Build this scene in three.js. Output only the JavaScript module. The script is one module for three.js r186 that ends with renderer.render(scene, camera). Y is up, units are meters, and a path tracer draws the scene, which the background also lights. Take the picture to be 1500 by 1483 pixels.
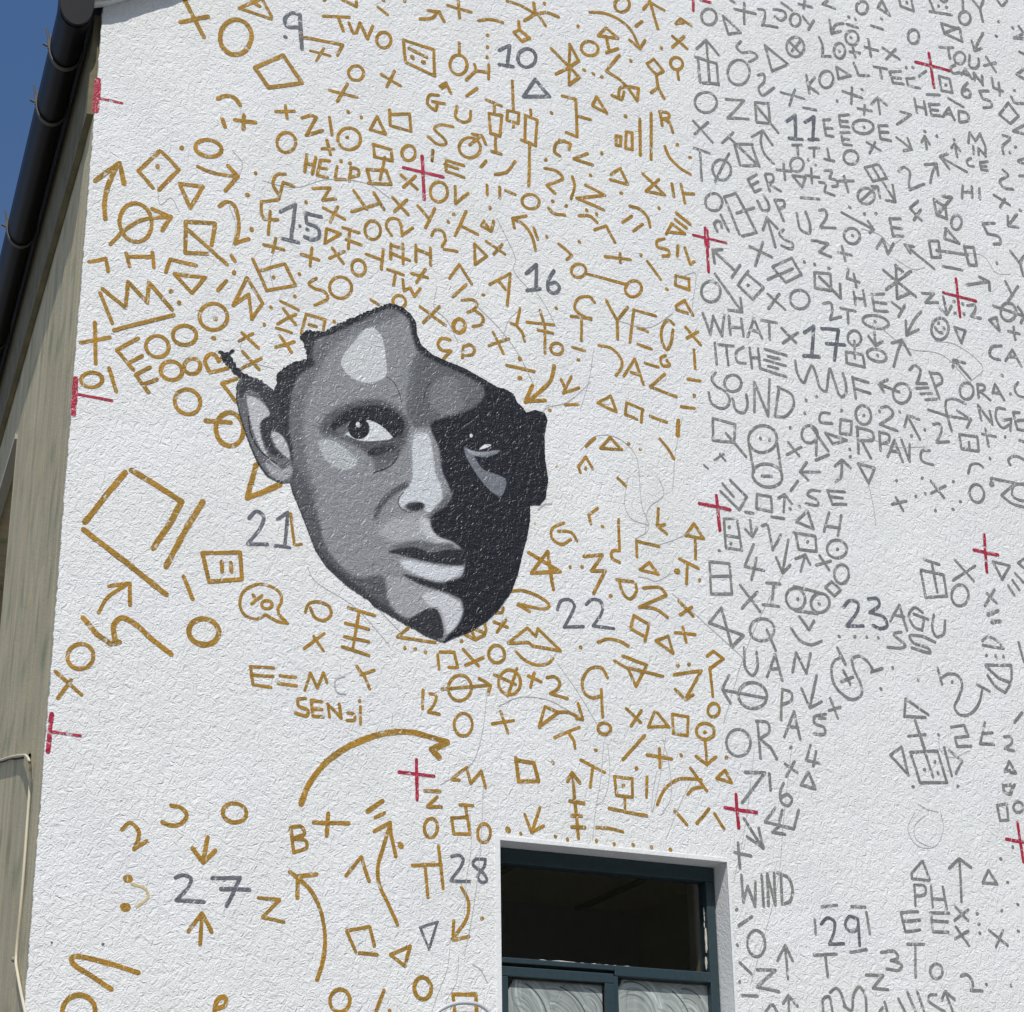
import * as THREE from 'three';
import { mergeGeometries } from 'three/addons/utils/BufferGeometryUtils.js';
import { RoundedBoxGeometry } from 'three/addons/geometries/RoundedBoxGeometry.js';

// ---------------------------------------------------------------- camera, sky, sun, exposure
const scene = new THREE.Scene();
const CAM = [-1.559, 1.6, 7.5056], YAW = -0.43642368, PITCH = 0.40308629, ROLL = -0.01472676, FOCAL = 3012.3186;
const camera = new THREE.PerspectiveCamera(27.65752, 1024 / 1012, 0.1, 900);
camera.position.set(...CAM);
camera.rotation.order = 'YXZ';
camera.rotation.set(PITCH, YAW, ROLL);
camera.updateMatrixWorld();

const SUN = new THREE.Vector3(-0.24, 0.80, 0.55).normalize();
{
  const w = 512, h = 256, d = new Float32Array(w * h * 4);
  for (let j = 0; j < h; j++) for (let i = 0; i < w; i++) {
    const el = ((j + 0.5) / h - 0.5) * Math.PI, az = ((i + 0.5) / w - 0.5) * 2 * Math.PI;
    const dir = [Math.cos(el) * Math.cos(az), Math.sin(el), Math.cos(el) * Math.sin(az)];
    const mu = dir[0] * SUN.x + dir[1] * SUN.y + dir[2] * SUN.z;
    const t = Math.exp(-Math.max(0, Math.sin(el)) * 5), glow = 1.0 * Math.pow(Math.max(0, 0.5 + 0.5 * mu), 6);
    const o = (j * w + i) * 4;
    d[o] = 0.026 + 0.48 * t + glow * 0.60; d[o + 1] = 0.09 + 0.51 * t + glow * 0.64; d[o + 2] = 0.245 + 0.50 * t + glow * 0.68; d[o + 3] = 1;
  }
  const sky = new THREE.DataTexture(d, w, h, THREE.RGBAFormat, THREE.FloatType);
  sky.mapping = THREE.EquirectangularReflectionMapping; sky.magFilter = sky.minFilter = THREE.LinearFilter; sky.needsUpdate = true;
  scene.background = sky; scene.environment = sky;
}
const sun = new THREE.DirectionalLight(new THREE.Color(1, 0.965, 0.91), 3.6);
sun.target.position.set(2.5, 5, 0); sun.position.copy(SUN).multiplyScalar(40).add(sun.target.position);
sun.castShadow = true; sun.shadow.mapSize.set(4096, 4096);
Object.assign(sun.shadow.camera, { left: -14, right: 14, top: 14, bottom: -14, near: 1, far: 90 });
scene.add(sun, sun.target);
const renderer = new THREE.WebGLRenderer({ antialias: true });
renderer.toneMapping = THREE.LinearToneMapping;
renderer.toneMappingExposure = 1.0;
renderer.shadowMap.enabled = true;

// ---------------------------------------------------------------- helpers
let seed = 20240611;
const rnd = () => { seed = (seed + 0x6d2b79f5) | 0; let t = Math.imul(seed ^ (seed >>> 15), 1 | seed); t = (t + Math.imul(t ^ (t >>> 7), 61 | t)) ^ t; return ((t ^ (t >>> 14)) >>> 0) / 4294967296; };
const used = new Map();
const numbered = (n) => { const k = used.get(n) || 0; used.set(n, k + 1); return k ? n + '_' + String(k).padStart(3, '0') : n; };
// a pixel of the photograph as a ray; the wall plane (z) or the side wall plane gives the distance
const rotation = new THREE.Matrix4().makeRotationFromEuler(camera.rotation);
const ray = (u, v) => new THREE.Vector3((u - 750) / FOCAL, -(v - 741.5) / FOCAL, -1).applyMatrix4(rotation);
const onWall = (u, v, z = 0) => { const d = ray(u, v), t = (z - CAM[2]) / d.z; return [CAM[0] + d.x * t, CAM[1] + d.y * t]; };
const SIDE = THREE.MathUtils.degToRad(5.5), EDGE = -0.0075;
const sideN = new THREE.Vector3(-Math.cos(SIDE), 0, -Math.sin(SIDE)), sideS = new THREE.Vector3(Math.sin(SIDE), 0, -Math.cos(SIDE));
const sidePoint = (s, y, off = 0) => new THREE.Vector3(EDGE, y, 0).addScaledVector(sideN, off).addScaledVector(sideS, s);
const onSide = (u, v, off = 0) => {
  const d = ray(u, v), c = new THREE.Vector3(...CAM), o = sidePoint(0, 0, off), t = o.clone().sub(c).dot(sideN) / d.dot(sideN);
  return c.addScaledVector(d, t);
};
// periodic gradient noise
function lattice(period, s) {
  const g = [], r = (() => { let q = s; return () => { q = (Math.imul(q, 1664525) + 1013904223) | 0; return (q >>> 0) / 4294967296; }; })();
  for (let i = 0; i < period * period; i++) { const a = r() * 6.28318; g.push(Math.cos(a), Math.sin(a)); }
  const wrap = (i) => ((i % period) + period) % period;
  return (x, y) => {
    const xi = Math.floor(x), yi = Math.floor(y), fx = x - xi, fy = y - yi, u = fx * fx * fx * (fx * (fx * 6 - 15) + 10), v = fy * fy * fy * (fy * (fy * 6 - 15) + 10);
    const x0 = wrap(xi), x1 = wrap(xi + 1), y0 = wrap(yi) * period, y1 = wrap(yi + 1) * period;
    const a = g[(x0 + y0) * 2] * fx + g[(x0 + y0) * 2 + 1] * fy, b = g[(x1 + y0) * 2] * (fx - 1) + g[(x1 + y0) * 2 + 1] * fy;
    const c = g[(x0 + y1) * 2] * fx + g[(x0 + y1) * 2 + 1] * (fy - 1), d = g[(x1 + y1) * 2] * (fx - 1) + g[(x1 + y1) * 2 + 1] * (fy - 1);
    return ((a + (b - a) * u) * (1 - v) + (c + (d - c) * u) * v) * 1.5;
  };
}
const toSRGB = (c) => (c <= 0.0031308 ? c * 12.92 : 1.055 * Math.pow(c, 1 / 2.4) - 0.055);
function dataTexture(w, h, fill, size, srgb = true) {   // fill(i, j) -> linear [r, g, b]; size = metres that one repeat covers
  const d = new Uint8Array(w * h * 4);
  for (let j = 0; j < h; j++) for (let i = 0; i < w; i++) {
    const c = fill(i, j), o = (j * w + i) * 4;
    for (let k = 0; k < 3; k++) d[o + k] = Math.max(0, Math.min(255, Math.round(255 * (srgb ? toSRGB(Math.max(0, c[k])) : c[k]))));
    d[o + 3] = 255;
  }
  const t = new THREE.DataTexture(d, w, h);
  if (srgb) t.colorSpace = THREE.SRGBColorSpace;
  t.wrapS = t.wrapT = THREE.RepeatWrapping; t.magFilter = THREE.LinearFilter; t.minFilter = THREE.LinearMipmapLinearFilter; t.generateMipmaps = true; t.needsUpdate = true;
  t.repeat.set(1 / size, 1 / size);
  return t;
}
function mesh(name, geometry, material, parent) {
  const m = new THREE.Mesh(geometry, material); m.name = numbered(name); m.castShadow = m.receiveShadow = true; parent.add(m); return m;
}
function uvMetres(g) {   // planar uv in metres by the main axis of each face's normal
  const p = g.attributes.position, n = g.attributes.normal, uv = new Float32Array(p.count * 2);
  for (let i = 0; i < p.count; i++) {
    const ax = Math.abs(n.getX(i)), ay = Math.abs(n.getY(i)), az = Math.abs(n.getZ(i));
    uv[2 * i] = az >= ax && az >= ay ? p.getX(i) : ax >= ay ? p.getZ(i) : p.getX(i);
    uv[2 * i + 1] = az >= ax && az >= ay ? p.getY(i) : ax >= ay ? p.getY(i) : p.getZ(i);
  }
  g.setAttribute('uv', new THREE.BufferAttribute(uv, 2)); return g;
}
const box = (x0, x1, y0, y1, z0, z1, r = 0) => {
  const g = r ? new RoundedBoxGeometry(x1 - x0, y1 - y0, z1 - z0, 2, r) : new THREE.BoxGeometry(x1 - x0, y1 - y0, z1 - z0);
  g.translate((x0 + x1) / 2, (y0 + y1) / 2, (z0 + z1) / 2); return uvMetres(g);
};
const flip = (g) => { const n = g.index ? g : g; if (!n.index) n.setIndex([...Array(n.attributes.position.count).keys()]); const a = Array.from(n.index.array); for (let i = 0; i < a.length; i += 3) [a[i + 1], a[i + 2]] = [a[i + 2], a[i + 1]]; n.setIndex(a); return n; };   // after a mirroring transform
function thing(name, label, category, group) { const o = new THREE.Group(); o.name = numbered(name); o.userData = { label, category, ...(group ? { group } : {}) }; scene.add(o); return o; }

// ---------------------------------------------------------------- surfaces
const TILE = 3.2, PX = 2048;                       // the stucco relief: one repeat covers 3.2 m
const relief = new Float32Array(PX * PX);
{
  const a = lattice(92, 11), b = lattice(180, 23), c = lattice(60, 37), e = lattice(640, 41), w1 = lattice(110, 53), w2 = lattice(110, 59);
  for (let j = 0; j < PX; j++) for (let i = 0; i < PX; i++) {   // short slanting trowel wrinkles over an orange-peel grain
    const x = i / PX, y = j / PX, wx = w1(x * 110, y * 110) * 0.005, wy = w2(x * 110, y * 110) * 0.005, u = x + wx, v = y + wy;
    const n1 = a((2 * u + v) * 92, (v - u) * 92), n2 = b((u - 2 * v) * 180, (2 * u + v) * 180);
    relief[j * PX + i] = Math.max(0, Math.min(1, 0.5 + 0.26 * n1 - 0.10 * Math.abs(n1) + 0.22 * n2 + 0.09 * c(x * 60, y * 60) + 0.12 * e(x * 640, y * 640)));
  }
}
const reliefTexture = dataTexture(PX, PX, (i, j) => { const q = relief[j * PX + i]; return [q, q, q]; }, TILE, false);
const hollow = (i, j, n) => relief[Math.floor(j * PX / n) * PX + Math.floor(i * PX / n)];
const coarse = lattice(9, 71), medium = lattice(40, 73), fine = lattice(230, 79);
const blots = lattice(26, 107);
const WHITE = [0.79, 0.795, 0.785];
const wallMap = dataTexture(1024, 1024, (i, j) => {
  const x = i / 1024, y = j / 1024, m = 1 + 0.035 * coarse(x * 9, y * 9) + 0.03 * medium(x * 40, y * 40) + 0.03 * fine(x * 230, y * 230);
  const spot = medium(x * 40 + 3.3, y * 40 + 1.7) > 0.62 && fine(x * 230, y * 230) > 0.25 ? 0.93 : 1;
  return WHITE.map((c, k) => c * m * spot * (k === 2 ? 1 - 0.02 * coarse(x * 9 + 4, y * 9) : 1));
}, TILE);
const stucco = new THREE.MeshStandardMaterial({ map: wallMap, bumpMap: reliefTexture, bumpScale: 0.0058, roughness: 0.85 });
function paintMaterial(rgb, gloss, missed, shift = 0.02) {       // hand paint on stucco: uneven cover, bare specks in the hollows
  const map = dataTexture(1024, 1024, (i, j) => {
    const x = i / 1024, y = j / 1024, q = hollow(i, j, 1024);
    const cover = Math.max(0, Math.min(1, (q - missed + 0.10 * medium(x * 40, y * 40)) / 0.10)), m = 1 + 0.2 * medium(x * 40 + 7, y * 40 + 2) + 0.14 * fine(x * 230, y * 230);
    const hue = shift * blots(x * 26, y * 26);
    return rgb.map((c, k) => c * m * (1 + (k === 0 ? hue : k === 1 ? hue * 0.5 : -hue)) * cover + WHITE[k] * 0.75 * (1 - cover));
  }, TILE);
  return new THREE.MeshStandardMaterial({ map, bumpMap: reliefTexture, bumpScale: 0.0052, roughness: gloss });
}
const INK = {
  ochre: paintMaterial([0.365, 0.197, 0.018], 0.72, 0.19, 0.14), grey: paintMaterial([0.222, 0.225, 0.214], 0.65, 0.23),
  slate: paintMaterial([0.135, 0.14, 0.16], 0.6, 0.2), red: paintMaterial([0.40, 0.014, 0.045], 0.55, 0.22),
  pencil: new THREE.MeshStandardMaterial({ color: new THREE.Color(0.46, 0.46, 0.465), roughness: 0.8, bumpMap: reliefTexture, bumpScale: 0.004 }),
  faded: new THREE.MeshStandardMaterial({ color: new THREE.Color(0.62, 0.50, 0.24), roughness: 0.8, bumpMap: reliefTexture, bumpScale: 0.004 }),
};
const streak = lattice(48, 83), blotch = lattice(12, 89);
const sideMap = dataTexture(512, 512, (i, j) => {   // weathered beige render with rain streaks running down
  const x = i / 512, y = j / 512;
  const s = 0.5 * streak(x * 48, y * 2 + 0.5) + 0.35 * streak(x * 24 + 5, y * 1) + 0.30 * blotch(x * 12, y * 12) + 0.12 * fine(x * 230, y * 230);
  const m = 1 + 0.32 * s, warm = 0.5 + 0.5 * blotch(x * 12 + 3, y * 12 + 8);
  const moss = Math.max(0, blotch(x * 12 + 7, y * 12 + 2) - 0.15) * 0.5; return [0.50 * m * (1 + 0.07 * warm) * (1 - moss), 0.452 * m * (1 - moss * 0.8), 0.305 * m * (1 - 0.10 * warm) * (1 - moss)];
}, 2.4);
const sideRender = new THREE.MeshStandardMaterial({ map: sideMap, bumpMap: reliefTexture, bumpScale: 0.002, roughness: 0.85 });
const plain = (r, g, b, rough = 0.7, extra = {}) => new THREE.MeshStandardMaterial({ color: new THREE.Color(r, g, b), roughness: rough, ...extra });
const smoothWhite = plain(0.79, 0.795, 0.79, 0.75, { bumpMap: reliefTexture, bumpScale: 0.0022 });
const blackPlastic = new THREE.MeshPhysicalMaterial({ color: new THREE.Color(0.006, 0.006, 0.008), roughness: 0.42, specularIntensity: 0.35 });
const teal = dataTexture(256, 256, (i, j) => { const m = 1 + 0.12 * medium(i / 256 * 40, j / 256 * 40) + 0.1 * streak(i / 256 * 48, j / 256 * 6); return [0.021 * m, 0.043 * m, 0.052 * m]; }, 0.8);
const tealPaint = new THREE.MeshStandardMaterial({ map: teal, roughness: 0.5 });
const stainedWood = dataTexture(256, 512, (i, j) => {
  const x = i / 256, y = j / 512, s = streak(x * 5, y * 48) * 0.4 + blotch(x * 12, y * 12) * 0.5 + fine(x * 60, y * 60) * 0.2;
  const m = 1 + 0.5 * s; return [0.165 * m, 0.145 * m, 0.085 * m];
}, 1.3);
const fasciaPaint = new THREE.MeshStandardMaterial({ map: stainedWood, roughness: 0.85 });

// ---------------------------------------------------------------- ground
{
  const asphalt = dataTexture(512, 512, (i, j) => { const m = 0.20 * (1 + 0.3 * medium(i / 512 * 40, j / 512 * 40) + 0.3 * fine(i / 512 * 230, j / 512 * 230)); return [m, m * 0.99, m * 0.96]; }, 4);
  const g = new THREE.PlaneGeometry(800, 800); g.rotateX(-Math.PI / 2); uvMetres(g);
  const ground = mesh('ground', g, new THREE.MeshStandardMaterial({ map: asphalt, roughness: 0.95 }), scene); ground.userData = { kind: 'structure' };
}

// the hillside across the valley, which the dark window panes mirror
{
  const g = new THREE.PlaneGeometry(760, 150, 120, 24); g.rotateX(-Math.PI / 2); const p = g.attributes.position, rough = lattice(64, 113);
  for (let i = 0; i < p.count; i++) { const px = p.getX(i), pz = p.getZ(i), t = (pz + 75) / 150; p.setXYZ(i, px, -0.3 + 118 * t * t * (3 - 2 * t) * (0.85 + 0.2 * rough(px * 0.012 + 3, 0.5)) + 3 * rough(px * 0.06, pz * 0.06) * t, 215 + pz); }
  g.computeVertexNormals(); uvMetres(g);
  const grass = dataTexture(256, 256, (i, j) => { const m = 1 + 0.4 * medium(i / 256 * 40, j / 256 * 40) + 0.3 * coarse(i / 256 * 9, j / 256 * 9); return [0.05 * m, 0.065 * m, 0.03 * m]; }, 40);
  const hill = mesh('hill', g, new THREE.MeshStandardMaterial({ map: grass, roughness: 0.95, side: THREE.DoubleSide }), scene); hill.userData = { kind: 'structure' };
}

// ---------------------------------------------------------------- the house
const house = thing('painted_house', 'white stucco house gable painted with ochre and grey symbols around a portrait', 'house');
const PITCHED = Math.tan(THREE.MathUtils.degToRad(34)), EAVE = 7.215, WIDE = 9.4, APEX = WIDE / 2;
const WX0 = 1.862, WX1 = 2.9325, WY1 = 3.638, WY0 = 2.15, DEEP = 0.11;
{
  const s = new THREE.Shape([[EDGE, -0.02], [WIDE, -0.02], [WIDE, EAVE], [APEX, EAVE + (APEX - EDGE) * PITCHED], [EDGE, EAVE]].map((p) => new THREE.Vector2(...p)));
  s.holes.push(new THREE.Path([[WX0, WY0], [WX0, WY1], [WX1, WY1], [WX1, WY0]].map((p) => new THREE.Vector2(...p))));
  const g = new THREE.ExtrudeGeometry(s, { depth: 0.32, bevelEnabled: false }); g.translate(0, 0, -0.32); uvMetres(g);
  { const p = g.attributes.position; for (let i = 0; i < p.count; i++) if (p.getX(i) < EDGE + 0.001) p.setX(i, p.getX(i) - p.getZ(i) * (Math.tan(SIDE) + 0.006)); }   // the corner is a little sharper than square
  mesh('gable_wall', g, [stucco, smoothWhite], house);
  // the arris of the corner: render that runs over the edge unevenly
  const n = 620, pos = [], uv = [], idx = [], ragged = lattice(256, 97);
  for (let i = 0; i <= n; i++) {
    const y = 0.2 + (EAVE - 0.25) * i / n, out = 0.0025 + 0.0026 * Math.max(-0.5, ragged(i * 0.83, 0.5)) + 0.0022 * ragged(i * 0.31, 7.5);
    for (const [x, z] of [[EDGE - out, -0.012], [EDGE - out - 0.0006, -0.001], [EDGE - out * 0.3, 0.0004], [EDGE + 0.018, 0.0002]]) { pos.push(x, y, z); uv.push(x, y); }
    if (i) for (let k = 0; k < 3; k++) { const a = (i - 1) * 4 + k, b = i * 4 + k; idx.push(a, a + 1, b + 1, a, b + 1, b); }
  }
  const e = new THREE.BufferGeometry(); e.setAttribute('position', new THREE.Float32BufferAttribute(pos, 3)); e.setAttribute('uv', new THREE.Float32BufferAttribute(uv, 2)); e.setIndex(idx); e.computeVertexNormals();
  mesh('wall_corner_edge', e, stucco, house);
  // smooth plaster margin round the window opening
  const m = new THREE.Shape([[WX0 - 0.017, WY0 - 0.02], [WX1 + 0.009, WY0 - 0.02], [WX1 + 0.009, WY1 + 0.015], [WX0 - 0.017, WY1 + 0.015]].map((p) => new THREE.Vector2(...p)));
  m.holes.push(new THREE.Path([[WX0 + 0.001, WY0], [WX0 + 0.001, WY1 - 0.001], [WX1 - 0.001, WY1 - 0.001], [WX1 - 0.001, WY0]].map((p) => new THREE.Vector2(...p))));
  const mg = new THREE.ExtrudeGeometry(m, { depth: 0.004, bevelEnabled: true, bevelSize: 0.0012, bevelThickness: 0.0015, bevelSegments: 2 }); mg.translate(0, 0, 0.0004); uvMetres(mg);
  mesh('window_margin', mg, smoothWhite, house);
}
// side wall: a pier 2.5 m deep at the corner, then an opening, the wall over it and beyond it
{
  const onPlane = (rects, deep) => {
    const gs = rects.map(([s0, s1, y0, y1]) => { const g = new THREE.BoxGeometry(s1 - s0, y1 - y0, deep); g.translate((s0 + s1) / 2, (y0 + y1) / 2, -deep / 2); return uvMetres(g); });
    const g = gs.length > 1 ? mergeGeometries(gs) : gs[0];
    const m = new THREE.Matrix4().makeBasis(sideS, new THREE.Vector3(0, 1, 0), sideN); m.setPosition(EDGE, 0, 0); g.applyMatrix4(m); return flip(g);
  };
  const back = 2.53, top = 6.26;
  const place = (name, rects, deep, mat) => mesh(name, onPlane(rects, deep), mat, house);
  place('side_wall', [[0.33, back, -0.02, top], [0.33, 9, top, EAVE - 0.04], [4.9, 9, -0.02, top]], 0.4, sideRender);
  const face = new THREE.PlaneGeometry(0.34, EAVE - 0.2); face.translate(0.17, (EAVE - 0.2) / 2 - 0.02, 0.002); uvMetres(face);
  const fm = new THREE.Matrix4().makeBasis(sideS, new THREE.Vector3(0, 1, 0), sideN); fm.setPosition(EDGE, 0, 0); face.applyMatrix4(fm); flip(face);
  mesh('side_wall_return', face, sideRender, house);
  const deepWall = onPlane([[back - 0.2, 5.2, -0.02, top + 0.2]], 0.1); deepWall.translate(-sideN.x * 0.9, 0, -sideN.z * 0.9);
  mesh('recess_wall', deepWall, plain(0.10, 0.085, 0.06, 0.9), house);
  const lip = onPlane([[back, 4.9, top - 0.035, top - 0.002]], 0.05); lip.translate(sideN.x * 0.012, 0, sideN.z * 0.012);
  mesh('lintel_lip', lip, plain(0.40, 0.385, 0.31, 0.8), house);
  // fascia board under the gutter
  const f = onPlane([[0.05, 9, 6.67, EAVE - 0.03]], 0.028); f.translate(sideN.x * 0.031, 0, sideN.z * 0.031);
  mesh('fascia_board', f, fasciaPaint, house);
}
// roof slopes, verge and the white pointing under it
{
  const slate = plain(0.07, 0.075, 0.085, 0.7), a = Math.atan(PITCHED), len = (APEX + 0.3) / Math.cos(a);
  for (const k of [0, 1]) {
    const g = new THREE.BoxGeometry(len, 0.09, 9.4); g.translate(len / 2, 0.045, -4.63);
    const r = new THREE.Matrix4().makeRotationZ(k ? Math.PI - a : a);
    if (k) g.applyMatrix4(new THREE.Matrix4().makeScale(1, -1, 1)), g.setIndex(Array.from(g.index.array).reverse());
    g.applyMatrix4(r); g.translate(k ? WIDE + 0.1 : -0.1, EAVE + 0.075 - 0.1 * PITCHED, 0);
    if (!k) { const p = g.attributes.position; for (let i = 0; i < p.count; i++) p.setX(i, p.getX(i) - p.getZ(i) * Math.tan(SIDE)); } g.computeVertexNormals(); uvMetres(g);
    mesh('roof_slope', g, slate, house);
  }
  const n = 160, pos = [], idx = [], w = lattice(64, 101), end = 4.9;
  for (let i = 0; i <= n; i++) {
    const x = -0.085 + end * i / n, y = EAVE + x * PITCHED - 0.004, j = 0.008 * w(i * 0.9, 0.5) + 0.005 * w(i * 2.3, 3.5), front = 0.07 + 0.004 * w(i * 0.7, 5.5);
    const lift = i < 3 ? 0.02 * (3 - i) / 3 : 0;
    for (const [yy, z] of [[y + 0.02, -0.02], [y - 0.012 + lift, 0.003], [y - 0.018 + j + lift, front * 0.8], [y + 0.012 + j + lift, front], [y + 0.078, front + 0.004], [y + 0.085, -0.02]]) pos.push(x, yy, z);
    if (i) for (let k = 0; k < 6; k++) { const p = (i - 1) * 6 + k, q = (i - 1) * 6 + (k + 1) % 6; idx.push(p, q, q + 6, p, q + 6, p + 6); }
  }
  idx.push(0, 2, 1, 0, 3, 2, 0, 4, 3, 0, 5, 4);
  const g = new THREE.BufferGeometry(); g.setAttribute('position', new THREE.Float32BufferAttribute(pos, 3)); g.setIndex(idx); g.computeVertexNormals(); uvMetres(g);
  mesh('verge_pointing', g, plain(0.66, 0.67, 0.66, 0.85, { bumpMap: reliefTexture, bumpScale: 0.003 }), house);
}
// the room behind the window
{
  const room = plain(0.74, 0.68, 0.55, 0.9), z0 = -0.325, z1 = -3.0, x0 = 0.6, x1 = 4.1, y0 = 1.2, y1 = 4.105;
  mesh('room_ceiling', box(x0 - 0.1, x1 + 0.1, y1, y1 + 0.1, z1, z0), plain(0.80, 0.74, 0.61, 0.9), house);
  for (const x of [2.1, 2.9, 3.7]) mesh('ceiling_beam', box(x, x + 0.05, y1 - 0.018, y1 - 0.001, z1, z0), plain(0.42, 0.38, 0.3, 0.9), house);
  mesh('room_floor', box(x0 - 0.1, x1 + 0.1, y0 - 0.1, y0, z1, z0), plain(0.70, 0.62, 0.50, 0.9), house);
  mesh('room_wall', box(x0 - 0.1, x0, y0, y1, z1, z0), room, house);
  mesh('room_wall', box(x1, x1 + 0.1, y0, y1, z1, z0), room, house);
  mesh('room_wall', box(x0, x1, y0, y1, z1 - 0.1, z1), plain(0.56, 0.57, 0.60, 0.9), house);
  const board = plain(0.16, 0.13, 0.09, 0.7);   // boards lining the inside of the window opening
  mesh('window_lining', box(WX0 + 0.001, WX0 + 0.016, WY0 + 0.001, WY1 - 0.001, -0.33, -DEEP - 0.0705), board, house);
  mesh('window_lining', box(WX1 - 0.016, WX1 - 0.001, WY0 + 0.001, WY1 - 0.001, -0.33, -DEEP - 0.0705), board, house);
  mesh('window_lining', box(WX0 + 0.0165, WX1 - 0.0165, WY1 - 0.016, WY1 - 0.001, -0.33, -DEEP - 0.0705), board, house);
}
// the window
{
  const win = new THREE.Group(); win.name = 'window'; house.add(win);
  win.userData = { label: 'dark teal casement window with whitewashed lower panes' };
  const F = -DEEP, B = F - 0.07, q = 0.004;
  const bar = (name, x0, x1, y0, y1, front = F, back = B, r = q) => mesh(name, box(x0, x1, y0, y1, back, front, r), tealPaint, win);
  bar('frame_head', WX0 + 0.002, WX1 - 0.002, 3.575, WY1 - 0.001);
  bar('frame_jamb', WX0 + 0.003, WX0 + 0.05, WY0 + 0.05, 3.5745); bar('frame_jamb', 2.887, WX1 - 0.003, WY0 + 0.05, 3.5745);
  bar('frame_sill', WX0 + 0.002, WX1 - 0.002, WY0 + 0.001, WY0 + 0.0495);
  bar('transom', WX0 + 0.0505, 2.43, 3.163, 3.186, F + 0.003); bar('transom', 2.4305, 2.8865, 3.142, 3.186, F + 0.003);
  bar('mullion', 2.416, 2.446, WY0 + 0.05, 3.1415, F + 0.001);
  // opening sash on the left, standing a little proud
  const sx0 = WX0 + 0.034, sx1 = 2.415, sy1 = 3.1465, sy0 = WY0 + 0.06, sf = F + 0.018, sb = F + 0.0015;
  bar('sash_rail', sx0, sx1, sy1 - 0.04, sy1, sf + 0.004, sb + 0.004); bar('sash_rail', sx0, sx1, sy0, sy0 + 0.05, sf + 0.004, sb + 0.004);
  bar('sash_stile', sx0, sx0 + 0.04, sy0 + 0.0505, sy1 - 0.0405, sf + 0.004, sb + 0.004); bar('sash_stile', sx1 - 0.042, sx1, sy0 + 0.0505, sy1 - 0.0405, sf + 0.004, sb + 0.004);
  const glass = new THREE.MeshPhysicalMaterial({ color: new THREE.Color(0.93, 0.95, 0.94), transmission: 1, thickness: 0, roughness: 0.02, ior: 1.5 });
  const pane = (x0, x1, y0, y1, z) => { const g = new THREE.PlaneGeometry(x1 - x0, y1 - y0); g.translate((x0 + x1) / 2, (y0 + y1) / 2, z); return mesh('pane', uvMetres(g), glass, win); };
  pane(WX0 + 0.045, 2.892, 3.18, 3.58, F - 0.035);
  pane(sx0 + 0.036, sx1 - 0.038, sy0 + 0.045, sy1 - 0.036, F - 0.004); pane(2.442, 2.891, WY0 + 0.045, 3.146, F - 0.03);
  // putty left along the upper pane
  const putty = plain(0.62, 0.58, 0.50, 0.9), chips = [];
  for (let i = 0; i < 34; i++) {
    const t = rnd(), x = i < 22 ? 1.99 + t * 0.6 : 2.882, y = i < 22 ? 3.187 : 3.2 + rnd() * 0.25, s = 0.003 + rnd() * 0.006;
    const g = new THREE.IcosahedronGeometry(1, 1), p = g.attributes.position;
    for (let k = 0; k < p.count; k++) { const f = 0.75 + 0.5 * Math.abs(Math.sin(p.getX(k) * 5 + i) * Math.cos(p.getY(k) * 7 + i)); p.setXYZ(k, p.getX(k) * f, p.getY(k) * f, p.getZ(k) * f); }
    g.scale(i < 22 ? s * (1 + rnd() * 3) : s * 0.5, i < 22 ? s * 0.5 : s * 3.5, s * 0.7); g.translate(x, y, F - 0.012 - rnd() * 0.012); g.computeVertexNormals(); chips.push(g);
  }
  mesh('putty_crumbs', mergeGeometries(chips), putty, win).userData = { kind: 'stuff' };
  // whitewash wiped in circles on the inside of the lower panes
  const film = (x0, x1, y0, y1, z, arcs, s) => {
    const W = 512, H = Math.round(512 * (y1 - y0) / (x1 - x0)), cv = document.createElement('canvas'); cv.width = W; cv.height = H;
    const c = cv.getContext('2d'); seed = s; c.fillStyle = 'rgb(172,177,175)'; c.fillRect(0, 0, W, H); c.lineCap = 'round';
    const sweep = (cx, cy, r0, r1, a0, a1, n) => { for (let i = 0; i < n; i++) { const r = r0 + (r1 - r0) * rnd(), v = 112 + rnd() * 140; c.strokeStyle = `rgba(${v},${v + 4},${v + 3},${0.16 + rnd() * 0.4})`; c.lineWidth = 1 + rnd() * rnd() * 20; c.beginPath(); c.ellipse(cx + rnd() * 20, cy + rnd() * 20, r, r * (1.1 + rnd() * 0.3), 0.2, a0 + rnd() * 0.5, a1 - rnd() * 0.5); c.stroke(); } };
    for (let i = 0; i < 9; i++) { const p = rnd() * 3; sweep(rnd() * W, rnd() * H, 30, 120 + rnd() * 160, p, p + 1.6 + rnd() * 1.6, 26); }
    for (const a of arcs) sweep(a[0] * W, a[1] * W, a[2] * W * 0.3, a[2] * W, a[3], a[4], 70);
    for (const a of arcs) for (const f of [0.9, 0.62]) { c.strokeStyle = `rgba(66,72,72,${f - 0.15})`; c.lineWidth = 7 * f; c.beginPath(); c.ellipse(a[0] * W, a[1] * W, a[2] * W * f, a[2] * W * f * 1.15, 0.2, a[3] + 0.4, a[3] + 1.3); c.stroke(); }
    const smooth = document.createElement('canvas'); smooth.width = W; smooth.height = H; const sc = smooth.getContext('2d'); sc.filter = 'blur(1.2px)'; sc.drawImage(cv, 0, 0);
    const t = new THREE.CanvasTexture(smooth); t.colorSpace = THREE.SRGBColorSpace;
    const g = new THREE.PlaneGeometry(x1 - x0, y1 - y0); g.translate((x0 + x1) / 2, (y0 + y1) / 2, z);
    const ac = document.createElement('canvas'); ac.width = W; ac.height = H; const d = ac.getContext('2d'); d.fillStyle = '#ececec'; d.fillRect(0, 0, W, H);
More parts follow.
